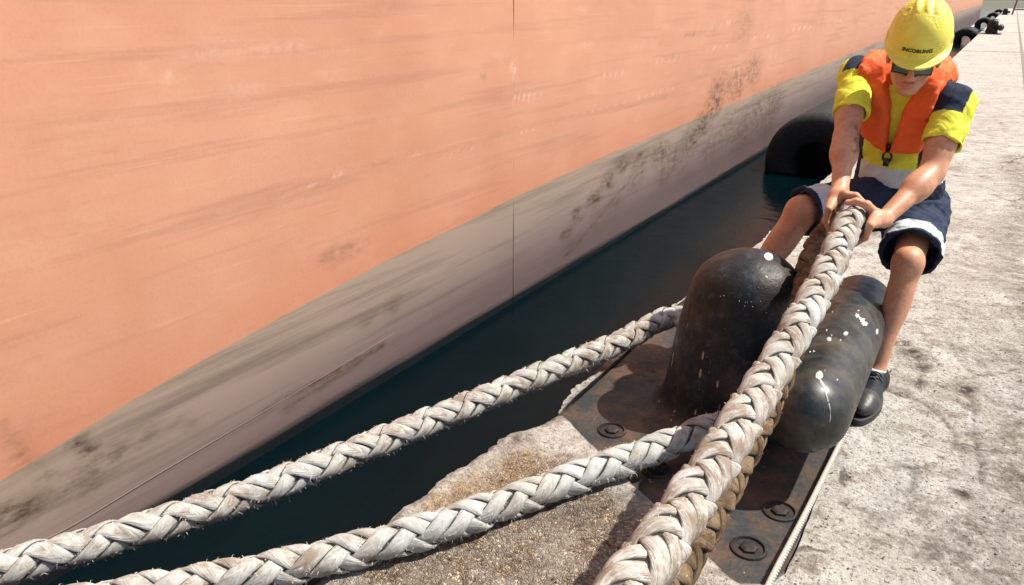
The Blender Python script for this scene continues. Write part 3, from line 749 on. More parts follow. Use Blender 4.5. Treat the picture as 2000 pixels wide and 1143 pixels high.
sp_list = [drop(1684, 625, 8, 4.5, .3, wob=.5, seed=1), drop(1675, 617, 5, 3, .8, wob=.5, seed=2), drop(1690, 633, 6, 4, 0, wob=.4, seed=9), drop(1652, 651, 4.5, 4, 0, seed=3), drop(1619, 662, 4.5, 4, 0, seed=4), drop(1713, 648, 2.5, 6, .1, seed=5),
           drop(1600, 733, 7, 8, .3, seed=6), drop(1606, 750, 3, 11, -.45, seed=7), drop(1614, 774, 1.8, 12, -.34, seed=8), drop(1620, 797, 1.3, 11, -.15, seed=8), drop(1621, 818, 1.0, 9, .1, seed=8)]
for s in range(12):
    sp_list.append(drop(1600+random.uniform(-40, 80)-.45*0, 690+random.uniform(-90, 60), random.uniform(1, 2.4), random.uniform(1, 2.2), 0, 8, .4, s+20))
for q in sp_list[:11]: obj('paint_splash', mesh('paint_splash', *flake_mesh([q], hit_cyl)), M_WP, cb)
o = obj('paint_specks', mesh('paint_specks', *flake_mesh(sp_list[11:], hit_cyl)), M_WP, cb); o['kind'] = 'stuff'
dl = [drop(1501, 501, 9, 7.5, .5, n=22, wob=.07, seed=31), drop(1497, 542, 3, 2, .3, seed=32)]
for s in range(15):
    dl.append(drop(1415+random.uniform(-10, 95), 560+random.uniform(-25, 70), random.uniform(.7, 1.8), random.uniform(.6, 1.4), random.uniform(0, 3), 8, .4, s+60))
for q in dl[:2]: obj('paint_splash', mesh('paint_splash', *flake_mesh([q], hit_dome)), M_WP, stm)
o = obj('paint_specks', mesh('paint_specks', *flake_mesh(dl[2:], hit_dome)), mat_plain('old_paint_specks', (.20, .22, .23), .7, .4, 60), stm); o['kind'] = 'stuff'

# ================================================================== FENDERS
def build_fender(yc, label, length=3.0):
    root = empty('rubber_fender', (-.63, yc, -.43))
    tag(root, label, 'fender', 'cylindrical rubber fenders hung along the quay edge')
    R, ri, e = .62, .25, .14; n = 56; hl = length/2
    prof = []
    for t in np.linspace(0, math.pi/2, 6): prof.append((-hl+e-e*math.cos(t), R-e+e*math.sin(t)))
    prof.append((0, R))
    for t in np.linspace(math.pi/2, 0, 6): prof.append((hl-e+e*math.cos(t), R-e+e*math.sin(t)))
    prof += [(hl, ri+.03), (hl-.03, ri), (-hl+.03, ri), (-hl, ri+.03)]
    V, Fc = [], []; c = np.array([-.63, yc, -.475])
    for q, rr in prof:
        for k in range(n):
            a = 2*math.pi*k/n; V.append(c+np.array([rr*math.cos(a), q, rr*math.sin(a)]))
    m = len(prof)
    for i in range(m):
        for k in range(n): Fc.append((i*n+k, i*n+(k+1) % n, ((i+1) % m)*n+(k+1) % n, ((i+1) % m)*n+k))
    me = mesh('rubber_tube', V, Fc); attr(me, 'paint', np.zeros(len(V))); obj('rubber_tube', me, M_RUBBER, root)
    # chain through the bore, up to the quay
    pts = catmull([(-.5, yc+.2, -.10), (-.42, yc-hl-.05, -.12), (-.2, yc-hl-.10, -.04), (.03, yc-hl-.10, .04), (.3, yc-hl-.1, .03)], 10); q, s = resample(pts, .085)
    T, N, B = frames(q); parts = []
    for i in range(len(q)):
        a = np.linspace(0, 2*math.pi, 14, endpoint=False); side = N[i] if i % 2 else B[i]
        loop = [q[i]+T[i]*.062*math.cos(t)+side*.03*math.sin(t) for t in a]; loop.append(loop[0])
        parts.append(tube(loop, .010, 6, False))
    me = mesh('chain', *merge(parts)); obj('chain', me, M_BOLT, root)
    return root
f0 = build_fender(11.45, 'big black rubber fender ring beside the man, at the water right behind his knee')
for yy, lab in ((46.5, 'black fender hung at the quay edge just right of the yellow helmet'),
                (74.0, 'black fender ring with light showing through its bore, just before the far bollard'),
                (104.0, 'small dark fender ring right behind the far hooked bollard'),
                (140.0, 'tiny dark fender ring near the far end of the quay')):
    c = copy_tree(f0); c.location = (-.63, yy, -.43); c['label'] = lab

# ================================================================== ROPES
PW, PS = .62, .06
def plait(path, D, pitch=3.25, step=.009, phase=0.0, seed=0):
    """eight strand square plait; returns verts, faces, uvr, shade, gap"""
    p, s = resample(catmull(path, 24), step); T, N, B = frames(p)
    om = 2*math.pi/(pitch*D); n = len(p); V = []; Fc = []; UV = []; SH = []; GP = []; CW = []; off = 0; sides = 12
    ca = np.linspace(0, 2*math.pi, sides, endpoint=False); rr = random.Random(seed)
    for k in range(8):
        sg = 1 if k < 4 else -1; ph = (k % 4)*math.pi/2+(0 if k < 4 else math.pi/2)-sg*(1 if k % 2 == 0 else -1)*PS*.5*0
        jit = rr.uniform(-.07, .07)+(1 if k % 2 == 0 else -1)*PS; th = sg*(om*s)+ph+phase+jit
        wv = np.array([mnoise.noise(Vector((q*9+k*7.3, seed*3.1, 0))) for q in s])
        mem = 1 if k % 2 == 0 else -1
        c2 = np.cos(2*(th-phase)+mem*PW)*sg
        rad = D*(.258+.100*c2)*(1+.05*wv)
        C = p+rad[:, None]*(np.cos(th)[:, None]*N+np.sin(th)[:, None]*B)
        R = np.cos(th)[:, None]*N+np.sin(th)[:, None]*B
        t = np.gradient(C, axis=0); t /= np.linalg.norm(t, axis=1)[:, None]
        R = R-(R*t).sum(1)[:, None]*t; R /= np.linalg.norm(R, axis=1)[:, None]
        W = np.cross(t, R)
        w2 = np.array([mnoise.noise(Vector((q*16+k*3.7, seed*5.1, 9))) for q in s])
        hw = D*(.208+.018*c2)*(1+.10*w2); ht = D*.128*(1+.10*wv)
        e = .70
        cx = np.sign(np.cos(ca))*np.abs(np.cos(ca))**e; cyy = np.sign(np.sin(ca))*np.abs(np.sin(ca))**e
        ring = C[:, None, :]+hw[:, None, None]*cx[None, :, None]*W[:, None, :]+ht[:, None, None]*cyy[None, :, None]*R[:, None, :]
        V.append(ring.reshape(-1, 3))
        i0 = (np.arange(n-1)[:, None]*sides+np.arange(sides)[None, :]); i1 = (np.arange(n-1)[:, None]*sides+(np.arange(sides)[None, :]+1) % sides)
        q = np.stack([i0, i1, i1+sides, i0+sides], -1).reshape(-1, 4)+off; Fc.append(q); off += n*sides
        u = np.zeros((n, sides, 3)); u[..., 0] = (np.abs(((ca/(2*math.pi)+.25) % 1)-.5)*hw.mean()*5)[None, :]*1.0+k*3.1; u[..., 1] = s[:, None]+k*5.7
        # slanted lay of the yarns inside each strand
        u[..., 0] += s[:, None]*.35*sg
        UV.append(u.reshape(-1, 3)); SH.append(np.full(n*sides, rr.random()))
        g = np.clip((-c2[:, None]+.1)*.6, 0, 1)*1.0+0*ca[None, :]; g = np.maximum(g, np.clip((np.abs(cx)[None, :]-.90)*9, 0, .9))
        GP.append(g.reshape(-1)); CW.append(np.repeat(np.clip((c2-.35)*1.5, 0, 1), sides)*np.tile(np.clip(1.25-np.abs(cx)*1.3, 0, 1), n)*np.tile(np.clip(cyy*2, 0, 1), n))
    return np.vstack(V), np.vstack(Fc), np.vstack(UV), np.concatenate(SH), (np.concatenate(GP), np.concatenate(CW)), (p, T, N, B, s, np.vstack(V), sides)
def fuzz(fr, D, dens, seed, lo=.004, hi=.013):
    p, T, N, B, s, VV, sides = fr; r = np.random.default_rng(seed); n = int(s[-1]*dens*2.2)
    j = r.integers(0, len(VV), n); i = (j//sides) % len(p); base = VV[j]; R = base-p[i]; rad = np.linalg.norm(R, axis=1); R /= rad[:, None]
    ok = (rad > D*.36) & (i > 2) & (i < len(p)-3); base, R, i = base[ok]-R[ok]*.001, R[ok], i[ok]; n = len(i)
    clump = np.array([mnoise.noise(Vector((s[k]*4, seed, 0))) for k in i]); L = r.uniform(lo, hi, n)*(1+1.0*np.clip(clump, -.5, 1))
    d = R*.8+T[i]*r.normal(0, .8, n)[:, None]+np.cross(R, T[i])*r.normal(0, .6, n)[:, None]; d /= np.linalg.norm(d, axis=1)[:, None]
    sd_ = np.cross(d, r.normal(0, 1, (n, 3))); sd_ /= np.linalg.norm(sd_, axis=1)[:, None]; wv = .0005
    mid = base+d*(L*.55)[:, None]+sd_*0; tip = base+d*L[:, None]+np.array([0, 0, -1])*(L*.35)[:, None]+sd_*(L*.3)[:, None]
    V = np.stack([base-sd_*wv, base+sd_*wv, mid+sd_*wv*.8, mid-sd_*wv*.8, tip], 1).reshape(-1, 3)
    k = np.arange(n)*5; Fc = [(a, a+1, a+2, a+3) for a in k]+[(a+3, a+2, a+4) for a in k]
    return V, Fc
M_FUZZ = mat_plain('loose_fibre', (.66, .60, .52), .9, .4, 30)
def set_rope_attr(me, UV, SH, GP):
    a = me.attributes.new('uvr', 'FLOAT_VECTOR', 'POINT'); a.data.foreach_set('vector', UV.astype(np.float32).ravel()); attr(me, 'shade', SH); attr(me, 'gap', GP[0]); attr(me, 'crown', GP[1])
ROPE_D = .106
A_PTS = [(-330, 1212, .06), (-150, 1157, .03), (50, 1098, .02), (200, 1056, .02), (350, 1010, .02), (520, 952, .02), (700, 879, .03), (900, 797, .04), (1050, 734, .06), (1200, 673, .085), (1318, 618, .13)]
B_PTS = [(1400, 832, .075), (1250, 888, .056), (1100, 942, .054), (980, 986, .056), (840, 1034, .058), (700, 1073, .052), (520, 1115, .05), (350, 1147, .05), (150, 1182, .04), (-200, 1245, .04)]
pa = [G(*q) for q in A_PTS]
wrap = []
for a in (128, 100, 72, 45, 18, -8, -32, -52, -68):
    t = math.radians(a); wrap.append(np.array([BX-.01+.284*math.cos(t), BY+.270*math.sin(t), .115-.05*(128-a)/196]))
pb = [G(*q) for q in B_PTS]
def build_loop():
    root = empty('mooring_rope', (0, 2, 0))
    tag(root, 'pale braided mooring rope looped round the bollard, both legs running off to the lower left', 'rope')
    V, Q, UV, SH, GP, fr = plait(pa+wrap+pb, ROPE_D, phase=.5, seed=3)
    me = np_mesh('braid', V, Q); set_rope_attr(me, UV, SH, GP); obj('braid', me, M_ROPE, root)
    me = mesh('loose_fibres', *fuzz(fr, ROPE_D, 2600, 5)); obj('loose_fibres', me, M_FUZZ, root)['kind'] = 'stuff'
build_loop()
C_UP = [(1120, 1320, .86), (1185, 1210, 1.05), (1264, 1100, 1.20), (1340, 990, 1.39), (1420, 868, 1.60), (1500, 738, 1.84), (1560, 636, 2.04), (1612, 540, 2.27), (1645, 464, 2.46), (1660, 428, 2.57)]
C_BEND = [(1660, 404, 2.68), (1650, 405, 2.78), (1626, 440, 2.83)]
C_DN = [(1600, 478, 2.78), (1583, 522, 2.66), (1572, 592, 2.48), (1534, 692, 2.24), (1490, 795, 2.02), (1428, 915, 1.82), (1370, 1020, 1.62), (1308, 1115, 1.44), (1220, 1235, 1.18)]
def build_eye():
    root = empty('mooring_rope', (1, 1.5, .5))
    tag(root, 'thick worn braided rope whose bent end is held in both hands of the man', 'rope')
    up = [P(*q) for q in C_UP]; bend = [P(*q) for q in C_BEND]; dn = [P(*q) for q in C_DN]
    V, Q, UV, SH, GP, fr = plait(up+bend[:2], ROPE_D-.006, phase=-.5, seed=8)
    me = np_mesh('upper_strand', V, Q); set_rope_attr(me, UV, SH, GP); obj('upper_strand', me, M_ROPE_C, root)
    me = mesh('loose_fibres', *fuzz(fr, ROPE_D, 700, 6, .003, .008)); obj('loose_fibres', me, M_FUZZ, root)['kind'] = 'stuff'
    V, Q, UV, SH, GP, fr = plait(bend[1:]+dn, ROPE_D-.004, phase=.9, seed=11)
    me = np_mesh('lower_strand', V, Q); set_rope_attr(me, UV, SH, GP); o = obj('lower_strand', me, M_ROPE_D, root); o['label'] = 'returning lower strand of the rope eye, dirt and shade painted in as dark brown'
    me = mesh('loose_fibres', *fuzz(fr, ROPE_D, 400, 7, .003, .009)); obj('loose_fibres', me, M_FUZZ, root)['kind'] = 'stuff'
build_eye()
def build_cord():
    pts = [G(1652, 842, .035), G(1640, 868, .02), G(1612, 925, .016), G(1580, 990, .016), G(1548, 1052, .016), G(1520, 1105, .016), G(1498, 1150, .016), G(1470, 1215, .016)]
    p, s = resample(catmull(pts, 20), .003); T, N, B = frames(p); parts = []; D = .018
    for k in range(3):
        th = s/(D*2.1)*2*math.pi+k*2*math.pi/3
        parts.append(tube(p+D*.27*(np.cos(th)[:, None]*N+np.sin(th)[:, None]*B), D*.25, 8))
    me = mesh('thin_cord', *merge(parts)); o = obj('thin_cord', me, mat_plain('cord_white', (.42, .40, .36), .85, .35, 120))
    tag(o, 'thin white twisted cord lying along the edge of the rusty plate, under the shoe', 'cord')
build_cord()

# far frame on the quay and a white line along the hull
def build_far_frame():
    root = empty('steel_frame', (1.7, 98, 0)); tag(root, 'small rusty brown steel frame standing at the far end of the quay', 'frame')
    m = mat_iron('frame_rust', (.22, .11, .06), (.25, .12, .06), .6, .2, .6)
    for dx in (0, 1.5):
        for dy in (0, 1.2):
            lean = .35 if dx == 0 else 0
            me = mesh('leg', *tube([(1.1+dx, 98+dy, 0), (1.1+dx+lean, 98+dy, 2.6)], .09, 6), smooth=False); obj('leg', me, m, root)
    for z in (.5, 1.5, 2.5):
        me = mesh('rail', *merge([tube([(1.1+.13*z, 98, z), (2.6, 98, z)], .07, 6), tube([(2.6, 98, z), (2.6, 99.2, z)], .07, 6)]), smooth=False); obj('rail', me, m, root)
build_far_frame()
def build_white_strip():  # uneven flat white strip on the water beside the hull
    V, Fc = [], []; ys = np.concatenate([np.arange(12.5, 30, .12), np.arange(30, 100, .4)])
    for y in ys:
        k = mnoise.noise(Vector((y*1.3, 2, 0)))*.5+mnoise.noise(Vector((y*4.1, 5, 0)))*.35
        wd = max(.0, .06+.22*k+.003*y)*min(1, (y-12.4)/3)
        V += [(HULL_X-.02, y, -.603), (HULL_X+.012+wd, y, -.603)]
    for i in range(len(ys)-1): Fc.append((2*i, 2*i+1, 2*i+3, 2*i+2))
    m = NT('strip_white'); v = m.coord(); mt = m.done(m.ramp(m.noise(v, 14, 5), [(.35, (.35, .36, .35)), (.55, (.80, .80, .78))]), .8)
    tag(obj('white_strip', mesh('white_strip', V, Fc, False), mt), 'thin uneven white strip on the water along the far hull', 'white_strip', kind='stuff')
build_white_strip()

# ================================================================== THE MAN
RSH = P(1674, 142, 2.92); LSH = P(1866, 200, 2.73)
NECK = P(1783, 142, 2.87); PEL = P(1748, 392, 3.14)
REL = P(1652, 268, 2.80); RWR = P(1640, 372, 2.665)
LEL = P(1820, 338, 2.70); LWR = P(1726, 428, 2.61)
LHIP = P(1797, 402, 3.16); LKN = P(1774, 512, 2.875); LAN = P(1708, 735, 2.93)
RHIP = P(1715, 390, 3.10); RKN = P(1567, 414, 3.0); RAN = P(1440, 588, 3.06)
tu = nrm(NECK-PEL); ts = LSH-RSH; ts = nrm(ts-tu*ts.dot(tu)); tf = np.cross(ts, tu)
if tf.dot(CAM-PEL) < 0: tf = -tf
TR = np.stack([ts, tf, tu], 1); TL = np.linalg.norm(NECK-PEL)
def tp(s, f, u): return PEL+ts*s+tf*f+tu*u
def torso(g=0.0):
    return [(ell(tp(0, .0, TL*.70), (.168+g, .118+g, .185+g), TR), 0), (ell(tp(0, .005, TL*.34), (.150+g, .112+g, .19+g), TR), .08), (ell(tp(0, -.01, .03), (.165+g, .122+g, .14+g), TR), .08),
            (rc(NECK-tu*.045-tf*.01, RSH-tu*.015, .062+g, .056+g), .05), (rc(NECK-tu*.045-tf*.01, LSH-tu*.015, .062+g, .056+g), .05)]
# head frame
HC = P(1786, 110, 2.665)
hc = nrm(CAM-HC); hu0 = nrm(CU-hc*CU.dot(hc)); hr0 = np.cross(hu0, hc)     # hr0 points image right
if hr0.dot(CR) < 0: hr0 = -hr0
roll = math.radians(-14); bow = math.radians(21); yaw = math.radians(2)
hu1 = hu0*math.cos(roll)-hr0*math.sin(roll)*1.0; hr1 = hr0*math.cos(roll)+hu0*math.sin(roll)
hz = hu1*math.cos(bow)+hc*math.sin(bow); hy = hc*math.cos(bow)-hu1*math.sin(bow); hx = hr1
hy2 = hy*math.cos(yaw)+hx*math.sin(yaw); hx2 = hx*math.cos(yaw)-hy*math.sin(yaw)
HR = np.stack([hx2, hy2, hz], 1)
def hp(x, y, z): return HC+HR@np.array([x, y, z])

man = empty('person', (LAN[0], LAN[1], 0))
tag(man, 'crouching dock worker in yellow helmet, orange life vest and navy shorts hauling a thick rope', 'person')
TATTOO = [P(1680, 238, 2.73), P(1676, 252, 2.73), P(1682, 262, 2.73), P(1674, 275, 2.72), P(1680, 285, 2.72), P(1672, 297, 2.71)]
def build_body():
    B = [(p, k) for p, k in torso(-.016)]
    # neck and head
    B += [(rc(NECK-tu*.02, hp(0, -.035, -.07), .060, .056), .03)]
    B += [(ell(hp(0, -.012, .032), (.077, .098, .092), HR), .02), (ell(hp(0, .020, -.045), (.062, .066, .074), HR), .03), (ell(hp(0, .062, -.094), (.030, .026, .024), HR), .03),
          (ell(hp(0, .078, .028), (.052, .018, .014), HR), .02),
          (rc(hp(0, .088, .004), hp(0, .112, -.036), .008, .0125), .012), (ell(hp(.013, .098, -.040), (.0085, .010, .0085), HR), .006), (ell(hp(-.013, .098, -.040), (.0085, .010, .0085), HR), .006),
          (ell(hp(0, .086, -.0645), (.025, .011, .0055), HR), .006), (ell(hp(0, .084, -.076), (.022, .012, .0065), HR), .006),
          (ell(hp(.036, .068, -.028), (.024, .020, .018), HR), .02), (ell(hp(-.036, .068, -.028), (.024, .020, .018), HR), .02),
          (ell(hp(.079, -.012, -.008), (.010, .020, .032), HR), .008), (ell(hp(-.079, -.012, -.008), (.010, .020, .032), HR), .008)]
    # arms with muscle
    def arm(S, E, W, side):
        d = nrm(E-S); f = nrm(W-E); o = []
        o.append((rc(S, E, .050, .037), .03)); o.append((ell(S+(E-S)*.55+tf*.012, (.040, .043, .10), frame_of(d)), .04))
        o.append((rc(E, E+(W-E)*.35, .037, .039), .03)); o.append((rc(E+(W-E)*.30, W, .0385, .0275), .03))
        o.append((ell(E+(W-E)*.24, (.037, .042, .075), frame_of(f)), .03)); return o
    def frame_of(d):
        x = nrm(np.cross(d, [.3, .2, 1])); return np.stack([x, np.cross(d, x), d], 1)
    B += arm(RSH, REL, RWR, -1)+arm(LSH, LEL, LWR, 1)
    # legs
    def leg(Hh, K, A, bulge, q=1.0):
        d = nrm(A-K); o = [(rc(Hh, K, .080, .050*q), .04), (ell(K+tf*.008, (.047*q, .047*q, .056), np.eye(3)), .03), (rc(K, A, .042*q, .030), .03)]
        o.append((ell(K+(A-K)*.30+bulge, (.041*q, .041*q, .125), frame_of(d)), .04)); return o
    back = nrm(np.array([-tf[0], -tf[1], 0]))
    B += leg(LHIP, LKN, LAN, back*.020)+leg(RHIP, RKN, RAN, np.array([0, .012, -.010]), 1.2)
    B += [(rc(LAN, LAN+np.array([-.02, -.10, -.05]), .036, .03), .03), (rc(RAN, RAN+np.array([.02, -.05, -.06]), .036, .03), .03)]
    # hands closed round the rope
    rp = catmull([P(*q) for q in C_UP]+[P(*q) for q in C_BEND[:2]], 24)
    Rr = ROPE_D/2
    hands = []
    def hand(center, axis, lside, W, flip):
        a = nrm(axis); l = lside-a*lside.dot(a); l = nrm(l); n = np.cross(a, l)
        if n.dot(CAM-center) < 0: n = -n
        def q(phi, o, r=Rr+.010): t = math.radians(phi); return center+a*o+(l*math.cos(t)+n*math.sin(t))*r
        o = []
        kn = [q(18, .036-.023*i, Rr+.014) for i in range(4)]
        # palm: a fan from the wrist to each knuckle, plus the ball of the thumb
        for i in range(4):
            o.append((rc(W, kn[i], .024, .0125), .012))
        o.append((ell((W+q(35, 0))*.5, (.030, .030, .030), np.eye(3)), .015))
        lens = (1.0, 1.06, 1.0, .84)
        for i in range(4):
            oo = .036-.023*i; L = lens[i]
            js = [kn[i], q(18-40*L, oo+.001), q(18-78*L, oo-.002), q(18-108*L, oo-.004)]; rs = (.0118, .0105, .0095, .0080)
            for j in range(3): o.append((rc(js[j], js[j+1], rs[j], rs[j+1]), .004))
            o.append((ell(js[1], (.0112,)*3), .003))
        tb = [W+(q(60, -.015)-W)*.45, q(58, -.034, Rr+.016), q(88, -.036, Rr+.012), q(112, -.026, Rr+.010)]; rs = (.019, .0145, .0120, .0095)
        for j in range(3): o.append((rc(tb[j], tb[j+1], rs[j], rs[j+1]), .006))
        return o
    c = P(1655, 424, 2.59); ax = P(1640, 470, 2.44)-P(1660, 428, 2.57)
    B += hand(c, ax, -CR*1.0+CU*.15, RWR, 1)
    c2 = P(1660, 436, 2.55)
    B += hand(c2, ax, CR*1.0+CU*.05, LWR, -1)
    lo = np.min([p.lo for p, _ in B], 0)-.03; hi = np.max([p.hi for p, _ in B], 0)+.03
    fl = Field(lo, hi, .0038)
    for p, k in B: fl.add(p, k)
    V, Q = fl.mesh(); me = np_mesh('body', V, Q)
    tt = np.zeros(len(V)); path = resample(catmull(TATTOO, 12), .004)[0]
    sc_ = np.concatenate([path+.008*np.sin(np.arange(len(path))*.9)[:, None]*nrm(LSH-RSH)])
    for k in sc_: tt = np.maximum(tt, np.clip(1.5-np.linalg.norm((V-k)-(V-k).dot(nrm(CAM-k))[:, None]*nrm(CAM-k), axis=1)/.0055, 0, 1)*(np.linalg.norm(V-k, axis=1) < .05))
    attr(me, 'tattoo', tt)
    L = (V-HC)@HR; lip = np.clip(1.6-np.sqrt((L[:, 0]/.024)**2+((L[:, 2]+.070)/.011)**2), 0, 1)*(L[:, 1] > .06); attr(me, 'lip', lip*.7)
    soften(obj('body', me, M_SKIN, man), 1)
build_body()

YEL = np.array((.66, .67, .06)); NAV = np.array((.012, .020, .045)); SIL = np.array((.50, .58, .64)); ORG = np.array((.80, .125, .028)); BLK = np.array((.012, .014, .018))
def cone_open(fl, a, b, r0, r1, rin, k=.02):
    """a sleeve or trouser leg from a to b, cut square at b and open there"""
    d = nrm(b-a); g = Field(np.minimum(a, b)-max(r0, r1)-.05, np.maximum(a, b)+max(r0, r1)+.05, fl.h)
    g.add(rc(a, b+d*.04, r0, r1+(r1-r0)*.05), 0, .06)
    sl, i0, i1 = fl.sl(g.lo, g.lo+g.h*(g.n-1)); p = fl.pts(i0, i1)
    t = rc(a, b+d*.06, r0, r1).f(p); cut = (p-b)@d; t = np.maximum(t, cut)
    inner = np.maximum(rc(b-d*.09, b+d*.05, rin*.85, rin).f(p), -((p-(b-d*.09))@d)); 
    t = np.maximum(t, -inner)
    fl.f[sl] = smin(fl.f[sl], t, k)
def wr(p, amp, sc, seed):
    x, y, z = p[..., 0]*sc+seed, p[..., 1]*sc, p[..., 2]*sc
    return amp*(np.sin(x*1.3+1.7*np.sin(z*1.1+seed))*np.sin(y*1.7+z*.9)+.5*np.sin(2.3*z-x*1.9+seed*2))
RSE = RSH+(P(1662, 222, 2.84)-RSH)*1.02; LSE = LSH+(LEL-LSH)*.60
def build_shirt():
    B = torso(.006); lo = np.min([p.lo for p, _ in B]+[RSE-.08, LSE-.08], 0)-.04; hi = np.max([p.hi for p, _ in B]+[RSE+.08, LSE+.08], 0)+.04
    fl = Field(lo, hi, .0046)
    for p, k in B: fl.add(p, k)
    pts = fl.all(); loc = (pts-PEL)@TR
    fl.f = np.maximum(fl.f, -(loc[..., 2]-.035)).astype(np.float32)       # hem
    # flared hem lip
    cone_open(fl, RSH-ts*.0, RSE, .060, .067, .057, .03); cone_open(fl, LSH, LSE, .061, .071, .060, .03)
    fl.add(rc(NECK-tu*.03, NECK+tu*.035+tf*.005, .075, .068), .03)          # collar
    fl.f += (wr(pts, .0026, 36, 1.0)+wr(pts, .0009, 90, 4.0)).astype(np.float32)
    V, Q = fl.mesh(); me = np_mesh('shirt', V, Q); L = (V-PEL)@TR
    dR = rc(RSH, RSE, .060, .067).f(V); dL = rc(LSH, LSE, .061, .071).f(V)
    col = np.tile(YEL, (len(V), 1))
    navy = (np.abs(L[:, 0]+.01) > .105) | (L[:, 2] > TL*.80)
    arm_ = ((dR < .024) & (((V-RSH)@nrm(RSE-RSH) > .040) | (L[:, 0] < -.200))) | ((dL < .024) & (((V-LSH)@nrm(LSE-LSH) > .065) | (L[:, 0] > .235)))
    col[navy] = NAV; col[arm_] = YEL
    u = L[:, 2]
    col[(u > .115) & (u < .190) & (L[:, 0] > -.125)] = SIL
    col[(u <= .115)] = NAV
    ctr = (np.abs(L[:, 0]) < .05) & (u > .190) & (u < TL*.96) & (L[:, 1] > 0); col[ctr] = YEL
    cattr(me, 'col', col); soften(obj('shirt', me, M_SHIRT, man), 3)
    # pale waist cord
    a = np.linspace(-1.25, 1.25, 40); pth = [tp(.172*math.sin(t), -.01+.136*math.cos(t), .052-.010*math.cos(t)) for t in a]
    me = mesh('waist_piping', *tube(pth, .0045, 8)); obj('waist_piping', me, mat_plain('piping_white', (.75, .70, .64), .8), man)
build_shirt()

def build_vest():
    B = torso(.004); lo = np.min([p.lo for p, _ in B], 0)-.09; hi = np.max([p.hi for p, _ in B], 0)+.09
    fl = Field(lo, hi, .0045)
    for p, k in B: fl.add(p, k, .11)
    pts = fl.all(); loc = (pts-PEL)@TR; s, f, u = loc[..., 0], loc[..., 1], loc[..., 2]
    shell = np.abs(fl.f-.018)-.024
    T = TL
    rp = [(-.008, .262), (-.010, .32), (-.016, .42), (-.050, T*1.0), (-.055, T+.12), (-.146, T+.12), (-.135, T*.86), (-.124, .36), (-.122, .310)]
    lp = [(.006, .262), (.014, .32), (.030, .42), (.060, T*1.0), (.065, T+.12), (.150, T+.12), (.140, T*.86), (.124, .36), (.108, .270)]
    reg = np.minimum(poly_sd(s, u, rp), poly_sd(s, u, lp))
    k = .022; v = -smin(-shell, -reg, k)
    v = np.maximum(v, -(f+.05))
    fl.f = v.astype(np.float32)
    # stand up collar round the neck
    c0 = NECK
    a = np.linspace(-2.5, 2.5, 26)
    ring = [NECK+tu*(.020+.012*math.cos(t))+ts*(.095*math.sin(t))-tf*(.088*math.cos(t)-.012) for t in a]
    for i in range(len(ring)-1): fl.add(rc(ring[i], ring[i+1], .030, .030, (tu, 1.35)), .012)
    fl.f += (wr(pts, .0020, 45, 3.0)+wr(pts, .0010, 110, 6.0)).astype(np.float32)
    V, Q = fl.mesh(); me = np_mesh('life_vest', V, Q); cattr(me, 'col', np.tile(ORG, (len(V), 1)))
    o = soften(obj('life_vest', me, M_VEST, man), 4)
    # buckle hanging where the two lobes meet
    c = tp(-.001, .150, .246); parts = [tube([c+ts*.016*math.cos(t)+tu*.022*math.sin(t) for t in np.linspace(0, 2*math.pi, 18)], .0045, 8, False), boxv(c-tu*.020+tf*.004, (.020, .010, .030), TR), boxv(c+tu*.038, (.014, .006, .030), TR)]
    me = mesh('buckle', *merge(parts)); obj('buckle', me, mat_plain('buckle_black', (.02, .025, .02), .35, .2), o)
build_vest()

def build_shorts():
    RHEM = RHIP+(RKN-RHIP)*.99; LHEM = LHIP+(LKN-LHIP)*.87
    B = [ell(tp(0, -.01, .02), (.176, .134, .125), TR)]
    lo = np.min([B[0].lo, RHEM-.16, LHEM-.16], 0)-.03; hi = np.max([B[0].hi, RHEM+.16, LHEM+.16], 0)+.03
    fl = Field(lo, hi, .0046); fl.add(B[0], 0)
    pts = fl.all()
    fl.f = np.maximum(fl.f, ((pts-PEL)@TR)[..., 2]-.050).astype(np.float32)
    cone_open(fl, LHIP-tu*.01, LHEM, .112, .108, .098, .05); cone_open(fl, RHIP-tu*.01, RHEM, .112, .092, .084, .05)
    fl.f += (wr(pts, .0042, 34, 2.0)+wr(pts, .002, 80, 5.0)).astype(np.float32)
    V, Q = fl.mesh(); me = np_mesh('shorts', V, Q); col = np.tile(NAV*1.25, (len(V), 1))
    for a, b in ((LHIP, LHEM), (RHIP, RHEM)):
        d = nrm(b-a); t = (b-V)@d; r = np.linalg.norm((V-b)+(t[:, None])*d, axis=1)
        col[(t > .016) & (t < (.10 if a is RHIP else .078)) & (r < .15) & (r > .080 if a is RHIP else r > .097)] = SIL
    cattr(me, 'col', col); soften(obj('shorts', me, M_SHORT, man), 3)
    # pocket flap and side strap on the left leg
    return LHEM, RHEM
LHEM, RHEM = build_shorts()

